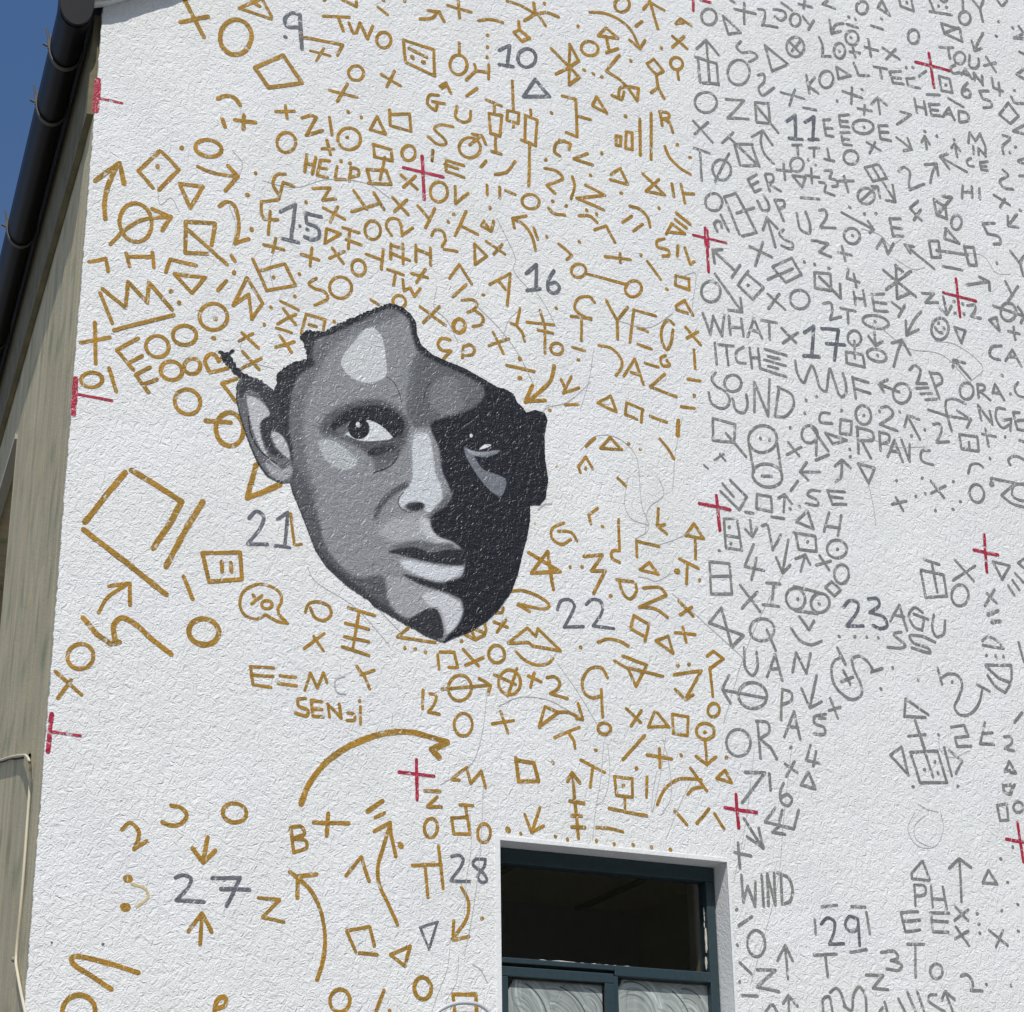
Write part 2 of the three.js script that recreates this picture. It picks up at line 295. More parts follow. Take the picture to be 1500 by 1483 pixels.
    for (let i = 0; i < 60; i++) { d.fillStyle = `rgba(120,120,120,${rnd() * 0.35})`; d.beginPath(); d.ellipse(rnd() * W, rnd() * H, 10 + rnd() * 50, 4 + rnd() * 14, rnd() * 3, 0, 7); d.fill(); }
    d.fillStyle = '#000'; d.beginPath(); d.moveTo(0, 0); d.lineTo(W * 0.09, 0); d.lineTo(0, W * 0.16); d.fill(); d.filter = 'blur(3px)'; d.fillRect(0, -4, W, 12);
    const at = new THREE.CanvasTexture(ac);
    mesh('whitewash_film', g, new THREE.MeshStandardMaterial({ map: t, alphaMap: at, transparent: true, roughness: 0.9, side: THREE.DoubleSide }), win);
  };
  film(sx0 + 0.04, sx1 - 0.042, sy0 + 0.05, sy1 - 0.04, F - 0.0065, [[0.05, 0.45, 0.42, 4.5, 6.5], [0.42, 0.55, 0.5, 4.4, 6.4], [0.8, 0.3, 0.24, 4.4, 6.8]], 91);
  film(2.446, 2.887, WY0 + 0.05, 3.142, F - 0.0325, [[0.16, 0.4, 0.36, 3.9, 6.6], [0.42, 0.5, 0.44, 4.6, 6.4], [0.74, 0.34, 0.27, 4.0, 6.6]], 333);
}

// ---------------------------------------------------------------- brushwork on the wall: strokes traced from the photograph, laid on the wall plane in metres
const wobble = lattice(256, 131);
let layer = 0, strokeId = 0;
const SKIN = 0.0009;                                  // paint layers lie 0.9 mm and more off the stucco
function ribbon(pts, width, z0, closed) {             // pts: wall points [x, y]; width in metres
  const d = [0]; for (let i = 1; i < pts.length; i++) d.push(d[i - 1] + Math.hypot(pts[i][0] - pts[i - 1][0], pts[i][1] - pts[i - 1][1]));
  const total = d[d.length - 1], n = Math.max(2, Math.ceil(total / 0.0055)), c = [];
  for (let i = 0, k = 0; i <= n; i++) { const t = total * i / n; while (k < d.length - 2 && d[k + 1] < t) k++; const f = d[k + 1] > d[k] ? (t - d[k]) / (d[k + 1] - d[k]) : 0; c.push([pts[k][0] + (pts[k + 1][0] - pts[k][0]) * f, pts[k][1] + (pts[k + 1][1] - pts[k][1]) * f]); }
  const pos = [], uv = [], idx = [], id = ++strokeId * 3.7, h = width / 2;
  const push = (x, y, z) => { pos.push(x, y, z); uv.push(x, y); };
  const half = (i, side) => h * (1 + 0.16 * wobble(i * 0.09 + id, side) + 0.13 * wobble(i * 0.55 + id, side + 9));
  let first, last;
  for (let i = 0; i <= n; i++) {
    const a = c[Math.max(0, i - 1)], b = c[Math.min(n, i + 1)], l = Math.hypot(b[0] - a[0], b[1] - a[1]) || 1, nx = -(b[1] - a[1]) / l, ny = (b[0] - a[0]) / l, z = z0 + 0.0001 * i / n;
    push(c[i][0] + nx * half(i, 0.5), c[i][1] + ny * half(i, 0.5), z); push(c[i][0] - nx * half(i, 3.5), c[i][1] - ny * half(i, 3.5), z);
    if (i) { const p = (i - 1) * 2; idx.push(p, p + 1, p + 3, p, p + 3, p + 2); }
    if (i === 0) first = [c[0], nx, ny, z]; if (i === n) last = [c[n], nx, ny, z];
  }
  if (!closed) for (const [e, s] of [[first, -1], [last, 1]]) {
    const base = pos.length / 3, a0 = Math.atan2(e[2], e[1]); push(e[0][0], e[0][1], e[3]);
    for (let k = 0; k <= 6; k++) { const a = a0 - s * Math.PI * k / 6, r = h * (0.97 + 0.12 * wobble(k * 0.6 + id, 20 + s)); push(e[0][0] + Math.cos(a) * r, e[0][1] + Math.sin(a) * r, e[3]); }
    for (let k = 1; k <= 6; k++) s > 0 ? idx.push(base, base + k + 1, base + k) : idx.push(base, base + k, base + k + 1);
  }
  const g = new THREE.BufferGeometry(); g.setAttribute('position', new THREE.Float32BufferAttribute(pos, 3)); g.setAttribute('uv', new THREE.Float32BufferAttribute(uv, 2));
  const nn = new Float32Array(pos.length); for (let i = 2; i < nn.length; i += 3) nn[i] = 1;
  g.setAttribute('normal', new THREE.BufferAttribute(nn, 3)); g.setIndex(idx); return g;
}
const T = { ox: 0, oy: 0, k: 1, w: 20, ink: 'ochre' };
const tile = (ox, oy, k) => Object.assign(T, { ox, oy, k });
const pen = (ink, w) => Object.assign(T, { ink, w });
const LOAD = { ochre: 1.12, grey: 1.08, slate: 1.05, red: 1.05, pencil: 1, faded: 1 };   // how wide each paint spreads
const at = (x, y) => onWall(T.ox + x / T.k, T.oy + y / T.k);
const metres = (x, y, w) => { const a = at(x - 20, y), b = at(x + 20, y), e = at(x, y + 20), s = at(x, y - 20); return w * (Math.hypot(a[0] - b[0], a[1] - b[1]) + Math.hypot(e[0] - s[0], e[1] - s[1])) / 80; };
const c = (...p) => ({ curve: p });
const o = (x, y, rx, ry, rot = 0) => ({ ring: [x, y, rx, ry, rot] });
const d = (x, y, r) => ({ dot: [x, y, r] });
function strokes(list, width) {
  const gs = []; let z = SKIN + (layer++ % 6) * 0.00012;
  const add = (pts, closed, w) => { gs.push(ribbon(pts.map((p) => at(p[0], p[1])), metres(pts[0][0], pts[0][1], w || width) * LOAD[T.ink], z, closed)); z += 0.00012; };
  for (const s of list) {
    if (s.ring) { const [x, y, rx, ry, rot] = s.ring, p = [], r = rot * Math.PI / 180, a0 = rnd() * 6.28, sq = rnd() * 0.05; for (let i = 0; i <= 40; i++) { const a = a0 + i / 40 * 6.45, q = 1 + sq * Math.cos(2 * a + x) + 0.012 * i / 40, u = Math.cos(a) * rx * q, v = Math.sin(a) * ry * q; p.push([x + u * Math.cos(r) - v * Math.sin(r), y + u * Math.sin(r) + v * Math.cos(r)]); } add(p); }
    else if (s.dot) { const [x, y, r = width * 0.62] = s.dot, a = rnd() * 3; add([[x - Math.cos(a) * r * 0.28, y - Math.sin(a) * r * 0.28], [x + Math.cos(a) * r * 0.28, y + Math.sin(a) * r * 0.28]], false, r * 1.75); }
    else if (s.curve) { const v = []; for (let i = 0; i < s.curve.length; i += 2) v.push(new THREE.Vector3(s.curve[i], s.curve[i + 1], 0)); add(new THREE.CatmullRomCurve3(v, false, 'centripetal').getPoints(v.length * 8).map((p) => [p.x, p.y])); }
    else for (let i = 0; i + 3 < s.length; i += 2) { const mx = (s[i] + s[i + 2]) / 2 + (rnd() - 0.5) * 3, my = (s[i + 1] + s[i + 3]) / 2 + (rnd() - 0.5) * 3; add([[s[i], s[i + 1]], [mx, my], [s[i + 2], s[i + 3]]]); }
  }
  return gs.length > 1 ? mergeGeometries(gs) : gs[0];
}
const draw = (name) => (...a) => { const w = typeof a[0] === 'number' ? a.shift() : T.w; return mesh(name, strokes(a, w), INK[T.ink], house); };
const ar = draw('painted_arrow'), x = draw('painted_cross'), sq = draw('painted_square'), tr = draw('painted_triangle'), ln = draw('painted_dash'), W = draw('painted_letter'), N = draw('painted_numeral'), fig = draw('painted_symbol'), cv = draw('painted_curve'), zz = draw('painted_zigzag'), rings = draw('painted_circle'), dots = draw('painted_dot'), mark = draw('registration_cross'), pencil = draw('pencil_line');
const O = (X, Y, rx, ry, rot, w) => (w ? rings(w, o(X, Y, rx, ry, rot)) : rings(o(X, Y, rx, ry, rot)));
const D = (...p) => { for (let i = 0; i < p.length; i += 2) dots(d(p[i], p[i + 1])); };
const L = (...p) => p.forEach((s) => ln(s));
const word = (text, tone, ...letters) => {             // letters of one word; each letter its own mesh
  const g = new THREE.Group(); g.name = numbered('painted_word'); g.userData = { label: 'hand painted word ' + text + ' in ' + tone + ' capitals' }; house.add(g);
  letters.forEach((l) => { const m = new THREE.Mesh(strokes(l, T.w), INK[T.ink]); m.name = numbered('painted_letter'); m.castShadow = m.receiveShadow = true; g.add(m); });
};

// --- beside the corner
tile(0, 0, 3.955); pen('red', 15); mark([572, 570, 705, 598]); mark(34, [566, 465, 552, 640]);
pen('ochre', 20);
x(22, [1070, 0, 1180, 215], [1045, 128, 1205, 97]); O(1365, 216, 92, 98, -20, 22); cv(c(1260, 572, 1310, 555, 1360, 570, 1390, 610)); L([1288, 690, 1302, 735]); x([1410, 665, 1410, 750], [1360, 695, 1480, 710]);
D(1052, 857, 1432, 1130, 1457, 1330); O(1207, 860, 75, 48, 10); ar(24, [550, 1048, 690, 945, 718, 1065], c(608, 1268, 605, 1170, 630, 1060, 670, 970));
sq([925, 875, 800, 990, 885, 1088], [935, 880, 1035, 982, 920, 1100], d(912, 965)); ar(c(1145, 965, 1210, 995, 1300, 1015, 1378, 1022), [1320, 960, 1378, 1022, 1305, 1105]);
tr([1040, 1065, 1175, 1082, 1100, 1205, 1040, 1065]); N(c(1270, 1195, 1310, 1170, 1350, 1185, 1378, 1260, 1380, 1340, 1360, 1412), [1360, 1412, 1440, 1385]);
ar(o(785, 1290, 90, 115, -5), c(638, 1415, 720, 1335, 820, 1275, 985, 1255), [880, 1210, 990, 1255, 938, 1335]); sq([1075, 1285, 1245, 1295, 1225, 1420], [1075, 1285, 1072, 1465, 1200, 1470], [1085, 1330, 1250, 1475]);
tile(0, 375, 3.955);
zz([515, 35, 612, 15, 625, 90]); W([730, -15, 750, 60], [735, 5, 885, 5], [882, -20, 890, 65]); zz([960, 95, 985, 20, 1135, 55]); L([1255, 0, 1315, 50], [1340, 0, 1360, 30], [1310, 145, 1262, 200]);
tr([1010, 105, 1188, 125, 1112, 215, 1010, 105]); D(990, 205, 1037, 272, 1355, 97, 1237, 477);
zz([578, 215, 648, 388], [592, 190, 725, 300, 738, 165], [740, 150, 852, 270, 862, 155, 995, 310], [658, 430, 1005, 342]); rings(o(1235, 352, 82, 75), d(1248, 365)); x([548, 385, 553, 625], [465, 503, 635, 472]);
word('EOO', 'ochre', [[800, 478, 675, 545, 772, 660], [755, 615, 822, 580]], [o(910, 525, 65, 62)], [o(1068, 460, 65, 58)]);
word('FOOB', 'ochre', [[868, 645, 785, 690, 860, 790], [825, 745, 908, 715]], [o(992, 665, 60, 55)], [o(1113, 640, 45, 45)], [c(1215, 675, 1188, 610, 1215, 570, 1245, 575, 1265, 610), [1265, 610, 1285, 590], [1215, 675, 1320, 650]]);
O(530, 718, 62, 42); L([630, 650, 672, 785]); O(1085, 845, 75, 70); tr([1370, 712, 1285, 740, 1365, 845]); fig(24, o(1330, 1005, 80, 95), [1190, 955, 1335, 965]);
pen('red', 16); mark([440, 800, 648, 838]); mark(30, [437, 712, 424, 915]);
tile(0, 750, 3.955); mark([300, 1275, 465, 1298]); mark(26, [298, 1172, 276, 1390]);
pen('ochre', 21); ar(c(570, 585, 620, 500, 735, 420), [630, 430, 750, 415, 752, 540]); zz(28, [480, 615, 560, 710, 640, 765, 690, 755], c(665, 745, 658, 660, 700, 615, 780, 650, 880, 740, 990, 825)); O(1180, 695, 85, 75, 0, 28); L([1062, 375, 1115, 505]);
sq([1170, 240, 1390, 235, 1400, 390, 1210, 405, 1170, 240], [1283, 290, 1285, 345], [1335, 295, 1340, 345]); O(465, 838, 72, 75, -20); x([320, 925, 470, 1060], [410, 975, 335, 1080]);
tile(0, 1108, 3.955);
N(c(705, 425, 750, 385, 800, 430, 800, 480, 775, 540), [775, 540, 848, 492]); W(c(990, 285, 1050, 300, 1080, 345, 1040, 395, 980, 400, 938, 382)); O(1358, 328, 68, 55, 10); ar(24, [1200, 470, 1175, 615], [1115, 535, 1175, 615, 1245, 548]); ar([1168, 915, 1157, 1090], [1090, 1015, 1168, 910, 1225, 1018]);
dots(d(740, 710, 24)); dots(d(725, 875, 26)); fig(26, c(645, 1350, 520, 1270, 425, 1205, 412, 1172, 450, 1160, 560, 1182, 800, 1255)); O(455, 1478, 95, 92, 0, 26); W(24, c(1240, 1483, 1260, 1410, 1300, 1395, 1305, 1440, 1255, 1462));
pen('faded', 14); cv(c(760, 740, 840, 770, 858, 815, 790, 875)); pen('slate', 22); N(c(1015, 705, 1060, 690, 1105, 710, 1090, 760, 1020, 835), [1020, 835, 1180, 845]); N([1228, 708, 1390, 705, 1312, 868], [1278, 770, 1445, 775]);
dots(d(298, 1080, 6)); dots(d(595, 1090, 8));
tile(0, 0, 1); pen('ochre', 7.2); sq([183, 692, 124, 765], [192, 689, 266, 735, 224, 803], [122, 776, 243, 871]); L([297, 735, 243, 830]); zz(7, [375, 681, 362, 730, 410, 710]); cv(8, c(441, 1178, 452, 1150, 480, 1115, 530, 1085, 590, 1072, 655, 1087), [655, 1088, 632, 1098, 643, 1110]);
// --- over the forehead
tile(350, 0, 4.943); pen('slate', 25); N(c(440, 110, 380, 95, 332, 140, 350, 190, 430, 200), [440, 105, 445, 200, 455, 355]); dots(d(335, 268, 14));
pen('ochre', 20); tr([0, 60, 165, -10, 235, 120], [5, 60, 232, 138], [90, 10, 150, 45]); fig([465, 270, 750, 325, 712, 400]); x(17, [515, 368, 660, 405], [615, 350, 560, 440]);
word('TWO', 'ochre', [[610, 118, 798, 125], [720, 130, 755, 225]], [[795, 165, 825, 240, 850, 238, 875, 165, 930, 282, 968, 190]], [o(1047, 290, 52, 55)]);
sq([1190, 290, 1410, 360, 1415, 550, 1205, 450, 1190, 290], [1230, 350, 1360, 415], d(1255, 415, 15), d(1335, 450, 15)); ar(c(1310, 138, 1400, 130, 1430, 95), [1368, 75, 1450, 85, 1485, 155]); L([1005, 50, 1075, 105]); tr([750, 0, 850, 48, 850, 0]); D(620, 0, 1045, 0, 1200, 5, 790, 810, 885, 850, 120, 1255, 62, 1410, 738, 1168, 803, 1182);
sq(26, [115, 490, 320, 400, 455, 600, 215, 635, 115, 490]); O(848, 530, 55, 52, 10); x([1030, 540, 1168, 622], [1125, 515, 1070, 628]); x([655, 655, 855, 705], [785, 608, 712, 735]); x([335, 765, 348, 855], [265, 808, 400, 805]);
N([455, 855, 520, 835, 560, 850, 485, 980, 605, 945]); N([655, 850, 672, 975]); rings(o(797, 1005, 82, 78), d(783, 995)); tr([1000, 845, 950, 940, 1060, 970, 1000, 845]); sq([1090, 795, 1095, 910, 1245, 950, 1235, 825, 1100, 828]); O(342, 1032, 68, 70); x([635, 1015, 662, 1120], [600, 1078, 685, 1078]);
word('HELP', 'ochre', [[490, 1120, 475, 1245], [555, 1140, 530, 1260], [485, 1185, 545, 1195]], [[655, 1165, 590, 1160, 565, 1270, 640, 1285], [580, 1215, 635, 1222]], [[710, 1205, 695, 1300, 770, 1300]], [[810, 1210, 798, 1310], c(810, 1215, 860, 1225, 865, 1265, 805, 1285)]);
sq([970, 1045, 1100, 1085, 1110, 1165, 980, 1135, 970, 1045], [1055, 1140, 1020, 1300], [925, 1225, 1065, 1235, 1100, 1335, 935, 1325], [925, 1225, 950, 1320]); O(1228, 1108, 50, 52); x([1170, 1265, 1290, 1370], [1278, 1275, 1190, 1355]); L([1405, 1090, 1398, 1165]);
pen('red', 23); mark([1325, 1130, 1340, 1445], [1190, 1215, 1478, 1283]);
tile(625, 0, 4.943); pen('ochre', 19);
x([228, 5, 237, 130], [150, 38, 322, 88]); cv(c(375, 150, 450, 140, 550, 162)); fig(c(580, 8, 680, 40, 785, 100), [775, 20, 785, 100], c(785, 100, 870, 92, 955, 122), [805, 100, 860, 185], [785, 100, 708, 150]); sq([630, 235, 670, 215, 745, 275, 690, 300, 630, 235], [665, 155, 670, 215]);
D(852, 25, 1095, 190, 440, 255, 440, 342, 437, 415, 1140, 507, 1207, 535, 1268, 557, 903, 818, 1440, 843, 862, 1158, 1268, 1110, 1187, 1270, 1408, 1398); O(1415, 35, 52, 52); fig(o(230, 470, 62, 70), [235, 310, 235, 400]); W([345, 465, 360, 512, 285, 580], [360, 515, 450, 525], [450, 470, 447, 570]);
fig([900, 350, 1035, 485, 1105, 560, 1030, 615, 1035, 320, 1100, 440, 1035, 485, 935, 535]); O(1180, 352, 60, 52); fig([1240, 258, 1300, 200, 1385, 278, 1240, 258], [1300, 262, 1320, 370], [1300, 382, 1385, 352]); tr([1395, 400, 1300, 515, 1390, 570, 1450, 625, 1524, 730], [1450, 625, 1535, 640, 1524, 730]); ar(c(1450, 630, 1400, 640, 1390, 700), [1340, 690, 1412, 722, 1430, 665]);
W([95, 625, 140, 600, 175, 675], [110, 640, 140, 620, 160, 640]); L([365, 640, 288, 695], [42, 1090, 38, 1165], [430, 1165, 392, 1210], [435, 1340, 438, 1410], [528, 1355, 530, 1435], [570, 1380, 640, 1410]); W(c(85, 690, 20, 690, 5, 750, 60, 800), [40, 735, 130, 752], [80, 740, 65, 800]); W(c(220, 770, 210, 850, 265, 885, 310, 870, 318, 805)); W(c(190, 918, 100, 905, 55, 930, 130, 1010, 140, 1040, 80, 1045, 10, 990));
fig(o(312, 1070, 78, 72), [310, 1050, 395, 985], [330, 970, 400, 985, 428, 1045]); W([270, 1200, 140, 1160, 140, 1240, 270, 1285], [130, 1190, 225, 1222]); cv(c(495, 1265, 580, 1245, 640, 1170));
fig([430, 722, 540, 768], [490, 750, 490, 815], [450, 820, 545, 835, 530, 985, 462, 965, 450, 820], [497, 975, 500, 1100], [470, 1095, 538, 1115]); fig([620, 585, 627, 795], [585, 800, 668, 820, 660, 895, 580, 870, 585, 800], [627, 890, 627, 920]); fig([752, 795, 755, 830], [715, 835, 800, 868, 785, 1055, 710, 1020, 715, 835], [745, 1040, 738, 1345], [685, 1015, 790, 1055]);
fig([980, 695, 1080, 720, 1088, 990, 1010, 960], [1090, 840, 1185, 865]); tr([1230, 700, 1200, 765, 1305, 820, 1230, 700]); ar(c(965, 1130, 925, 1100, 940, 1040, 1000, 1020), [960, 1015, 1040, 1040, 1030, 1080]); zz([1165, 1112, 1065, 1150, 1200, 1195]); tr([1405, 1220, 1335, 1265], [1410, 1240, 1455, 1335, 1330, 1300]); N(c(855, 1220, 940, 1240, 985, 1290, 960, 1310, 870, 1340), [870, 1345, 930, 1400]); cv(c(1055, 1280, 1070, 1350, 1045, 1440)); W([1150, 1340, 1290, 1415, 1085, 1435, 1280, 1520]);
O(88, 1390, 62, 72); W([205, 1350, 208, 1475, 300, 1400]); O(752, 1460, 62, 52);
pen('slate', 24); N([525, 365, 600, 330, 585, 470], [525, 468, 625, 482]); N(o(725, 420, 65, 65)); tr([785, 575, 700, 700, 890, 700, 785, 575]);
tile(350, 250, 4.943); pen('ochre', 20);
W(c(335, 25, 275, 30, 245, 95, 280, 165), [290, 200, 320, 85, 395, 115]); fig([285, 210, 160, 225, 160, 310, 180, 350, 280, 355], [225, 295, 212, 460]); D(485, 230, 92, 430, 437, 750, 403, 910, 230, 990, 182, 1115, 690, 1095); W([535, 130, 660, 125, 605, 215, 700, 205]); x([610, 268, 765, 352], [715, 262, 660, 372]); tr([635, 420, 735, 458, 620, 525, 635, 420]); W([830, 145, 925, 280], [975, 160, 1050, 280], [815, 298, 1010, 240]); x([1112, 195, 1225, 320], [1215, 212, 1125, 295]); W([1295, 255, 1370, 345], [1418, 275, 1350, 415]); O(967, 432, 55, 68); N(c(1105, 470, 1065, 400, 1090, 350, 1150, 355, 1175, 410, 1180, 470), [1180, 470, 1258, 415]); W([750, 412, 870, 450], [800, 430, 790, 565], [775, 500, 885, 540]);
x([265, 490, 243, 590], [178, 535, 325, 575]); x([527, 560, 515, 690], [450, 605, 578, 648]); x([675, 560, 755, 672], [762, 585, 655, 635]); W([920, 605, 1040, 650], [1045, 572, 1030, 715]); W([1100, 530, 1098, 640], [1185, 530, 1188, 675], [1100, 540, 1190, 565], [1105, 600, 1235, 650]); W([1280, 540, 1282, 660], [1385, 560, 1388, 685], [1285, 570, 1385, 610]); sq([98, 640, 200, 870, 410, 830, 330, 675, 150, 725], d(250, 772)); O(865, 703, 50, 55);
word('SO', 'ochre', [c(560, 780, 505, 820, 540, 850, 620, 880, 640, 925, 548, 975)], [o(735, 848, 78, 78)]); W([1075, 715, 1190, 755], [1135, 735, 1118, 830]); x([1350, 715, 1285, 810], [1250, 745, 1365, 775]); W([1185, 790, 1195, 870, 1240, 850, 1270, 910, 1312, 855]); zz(22, [-44, 974, 57, 775, 170, 960, 90, 1075, 70, 895, -44, 974]);
L([300, 945, 430, 1010], [270, 1140, 380, 1175]); x([320, 1000, 410, 1115], [410, 1040, 280, 1110]); x([100, 1180, 0, 1235], [20, 1175, 140, 1285]); x([295, 1195, 380, 1315], [400, 1240, 262, 1278]); x([25, 1310, 145, 1440], [160, 1360, 20, 1430]); sq([450, 1180, 485, 1040, 625, 1080, 610, 1150], [505, 1115, 560, 1130]); L([955, 935, 1010, 970]); W(o(1160, 950, 48, 45)); x([1310, 985, 1494, 1120], [1450, 985, 1335, 1100]);
pen('slate', 25); N([300, 298, 408, 245, 375, 510], [312, 492, 430, 520]); N([595, 335, 480, 308, 490, 375], c(490, 380, 570, 420, 580, 480, 530, 500, 475, 480)); dots(d(440, 402, 12)); dots(d(495, 427, 14));
tile(625, 250, 4.943); pen('ochre', 19);
W([285, 295, 205, 470], [250, 400, 370, 462]); D(195, 315, 155, 370, 458, 270, 870, 480, 912, 222, 1010, 255, 1158, 287, 1230, 315, 1105, 515, 410, 900, 938, 997, 1098, 1370); N(c(35, 470, 60, 430, 115, 440, 135, 500, 110, 550)); L([125, 570, 220, 585], [285, 825, 190, 915], [1055, 1280, 1145, 1305], [775, 415, 805, 500]); W([415, 365, 395, 400, 465, 440, 485, 365], [430, 390, 445, 410]); ar(c(790, 580, 760, 470, 700, 390, 620, 345), [720, 328, 620, 345, 635, 415]); cv(c(880, 270, 920, 310, 1000, 322)); cv(c(1100, 325, 1180, 330, 1235, 375)); N([1215, 430, 1300, 400, 1362, 520]); zz([955, 530, 1050, 612, 1015, 645]); x([1290, 622, 1475, 645], [1400, 600, 1402, 665]);
tr([345, 530, 435, 620, 350, 680, 345, 530]); x([430, 512, 565, 605], [545, 535, 485, 605]); N([165, 780, 235, 680, 325, 820]); W([455, 825, 605, 745, 582, 975], [520, 800, 570, 860]); fig(o(1100, 725, 50, 50), [1150, 745, 1445, 825], o(1497, 856, 58, 58)); N(c(255, 940, 330, 935, 365, 965, 335, 1010, 295, 1025), c(345, 1010, 405, 1060, 400, 1110, 335, 1130)); O(235, 1125, 44, 48, 0, 24); W(c(170, 1225, 110, 1215, 80, 1260, 110, 1300, 175, 1305), [175, 1310, 120, 1365]); W([265, 1270, 258, 1355], c(265, 1275, 310, 1260, 345, 1290, 330, 1330, 270, 1340)); x([480, 1170, 555, 1325], [595, 1218, 450, 1268]); W([675, 1000, 650, 1115], [610, 1105, 650, 1120, 690, 1170, 710, 1235]); fig([725, 1098, 920, 1118], [820, 1012, 855, 1130, 855, 1320], [805, 1155, 912, 1178]); O(942, 1290, 42, 42); fig(c(1215, 955, 1180, 915, 1100, 925, 1070, 990, 1110, 1040, 1190, 1080), [1045, 1055, 1190, 1070], [1120, 1070, 1120, 1230]);
word('YEO', 'ochre', [[1300, 940, 1380, 1085, 1455, 990], [1380, 1085, 1382, 1220]], [[1659, 1053, 1499, 1008, 1471, 1243], [1529, 1138, 1599, 1166]], [c(1789, 1113, 1749, 1083, 1704, 1138, 1704, 1238, 1739, 1298, 1769, 1248, 1784, 1153)]);
pen('slate', 24); N([720, 745, 795, 680, 790, 855], [725, 868, 820, 855]); N(c(920, 725, 880, 800, 885, 870, 930, 885, 960, 850, 930, 810, 895, 820));
tile(570, 430, 5.932); pen('ochre', 24); fig([1020, 625, 1260, 680], d(1135, 567, 18), d(1135, 735, 18)); ar(28, c(1435, 630, 1400, 760, 1290, 870, 1185, 945), [1245, 800, 1180, 940, 1355, 930]); D(1395, 1015);
// --- upper middle, where ochre turns to grey
tile(900, 0, 4.943); pen('ochre', 19);
ar([255, 0, 315, 210], [210, 68, 255, 15, 360, 75]); L([200, 155, 155, 190], [183, 860, 187, 1125], [265, 820, 265, 1155], [415, 1330, 430, 1425]); tr([445, 175, 480, 135, 555, 185], [450, 170, 500, 165]); ar(c(-179, 88, -80, 95, 30, 140, 120, 220, 185, 355), [110, 290, 185, 355, 222, 292]); x([420, 262, 525, 352], [505, 265, 420, 342]); D(340, 348, 118, 440, 80, 842, 455, 1047, 548, 1140);
fig([235, 460, 285, 428, 355, 515, 305, 540, 245, 480], [305, 540, 315, 632], [265, 672, 315, 632, 360, 712]); fig(o(450, 460, 45, 42), [455, 505, 465, 575]); W([330, 810, 345, 910], c(325, 808, 390, 820, 395, 850, 345, 865), [360, 860, 400, 890, 422, 958]); sq([10, 985, 48, 990, 45, 1055, 10, 1050, 10, 985]); sq([85, 955, 128, 960, 130, 1085, 80, 1075, 85, 955]); cv(c(365, 1060, 400, 1140, 480, 1220, 550, 1262)); fig([205, 1258, 365, 1412, 228, 1385, 322, 1300]); fig([482, 1335, 510, 1470], [500, 1400, 575, 1405]);
pen('red', 18); mark([570, 0, 570, 78], [620, 0, 695, 18]);
pen('grey', 17);
O(685, 122, 52, 60, -15); tr([785, 115, 825, 248, 915, 235, 785, 115]); L([840, 0, 875, 22], [1210, 20, 1285, 75], [1368, 780, 1460, 798], [1350, 1432, 1483, 1442]); x([940, 22, 940, 172], [870, 65, 1022, 100]); N(c(1040, 65, 1085, 75, 1090, 120, 1070, 185), [1070, 180, 1180, 198]); word('JOY', 'grey', [c(1155, 68, 1230, 85, 1240, 125, 1205, 150, 1162, 120)], [o(1310, 145, 38, 45)], [[1365, 120, 1415, 180], [1445, 150, 1405, 215]]); x([1380, 5, 1370, 60], [1335, 28, 1430, 52]);
ar([665, 290, 688, 590], [595, 352, 665, 290, 752, 395], [585, 412, 740, 460, 755, 615], [605, 425, 620, 595], [640, 600, 755, 608]); W(c(915, 300, 885, 340, 920, 380, 1000, 380, 1035, 410, 975, 448)); O(900, 525, 80, 88, -15); tr([1090, 328, 1140, 515, 1258, 465, 1090, 328]); rings(o(1310, 340, 65, 68), [1270, 305, 1345, 385], [1345, 300, 1285, 370]); N(c(1040, 545, 1080, 535, 1085, 590, 1045, 640, 1070, 690, 1155, 635)); W([1390, 545, 1412, 675], [1450, 560, 1400, 620, 1475, 675]); x([1205, 668, 1375, 715], [1308, 650, 1268, 765]); O(662, 742, 80, 72, 20); W([805, 718, 938, 728, 820, 855, 970, 862]); sq([1018, 742, 1115, 748, 1125, 895, 1030, 885, 1018, 742], [1030, 770, 1185, 960]);
x([570, 875, 710, 1030], [678, 885, 580, 970]); fig([780, 1035, 860, 960], [825, 990, 1050, 1205], [870, 1045, 1000, 1045], [870, 1045, 910, 1195], [930, 1200, 1045, 1195, 1000, 1070]); ar(c(1155, 1185, 1090, 1120, 1060, 1030, 1070, 950), [995, 990, 1075, 945, 1145, 1050]); W([578, 1072, 688, 1110], [620, 1095, 632, 1308]); fig(o(778, 1230, 65, 75), [830, 1112, 728, 1315]); W([1290, 1050, 1355, 1050], [1325, 1055, 1330, 1120]); W([1410, 1072, 1483, 1072], [1445, 1080, 1445, 1135]); x([1225, 1180, 1235, 1300], [1175, 1228, 1280, 1240]); O(1322, 1192, 50, 48); D(1405, 1158, 1455, 1195); x([1425, 1220, 1430, 1325], [1385, 1270, 1483, 1285]); tr([1290, 1270, 1385, 1285, 1358, 1355, 1290, 1270]);
word('ER', 'grey', [[1030, 1265, 965, 1300, 1015, 1390, 1060, 1370], [985, 1345, 1040, 1315]], [[1090, 1270, 1125, 1385], c(1095, 1258, 1145, 1265, 1150, 1310, 1110, 1330), [1115, 1330, 1205, 1385]]);
pen('slate', 22); N([1248, 880, 1310, 835, 1312, 1010], [1265, 1000, 1360, 1010]); N([1380, 885, 1445, 845, 1435, 1015], [1408, 1010, 1475, 1010]);
tile(1200, 0, 4.943); pen('grey', 17);
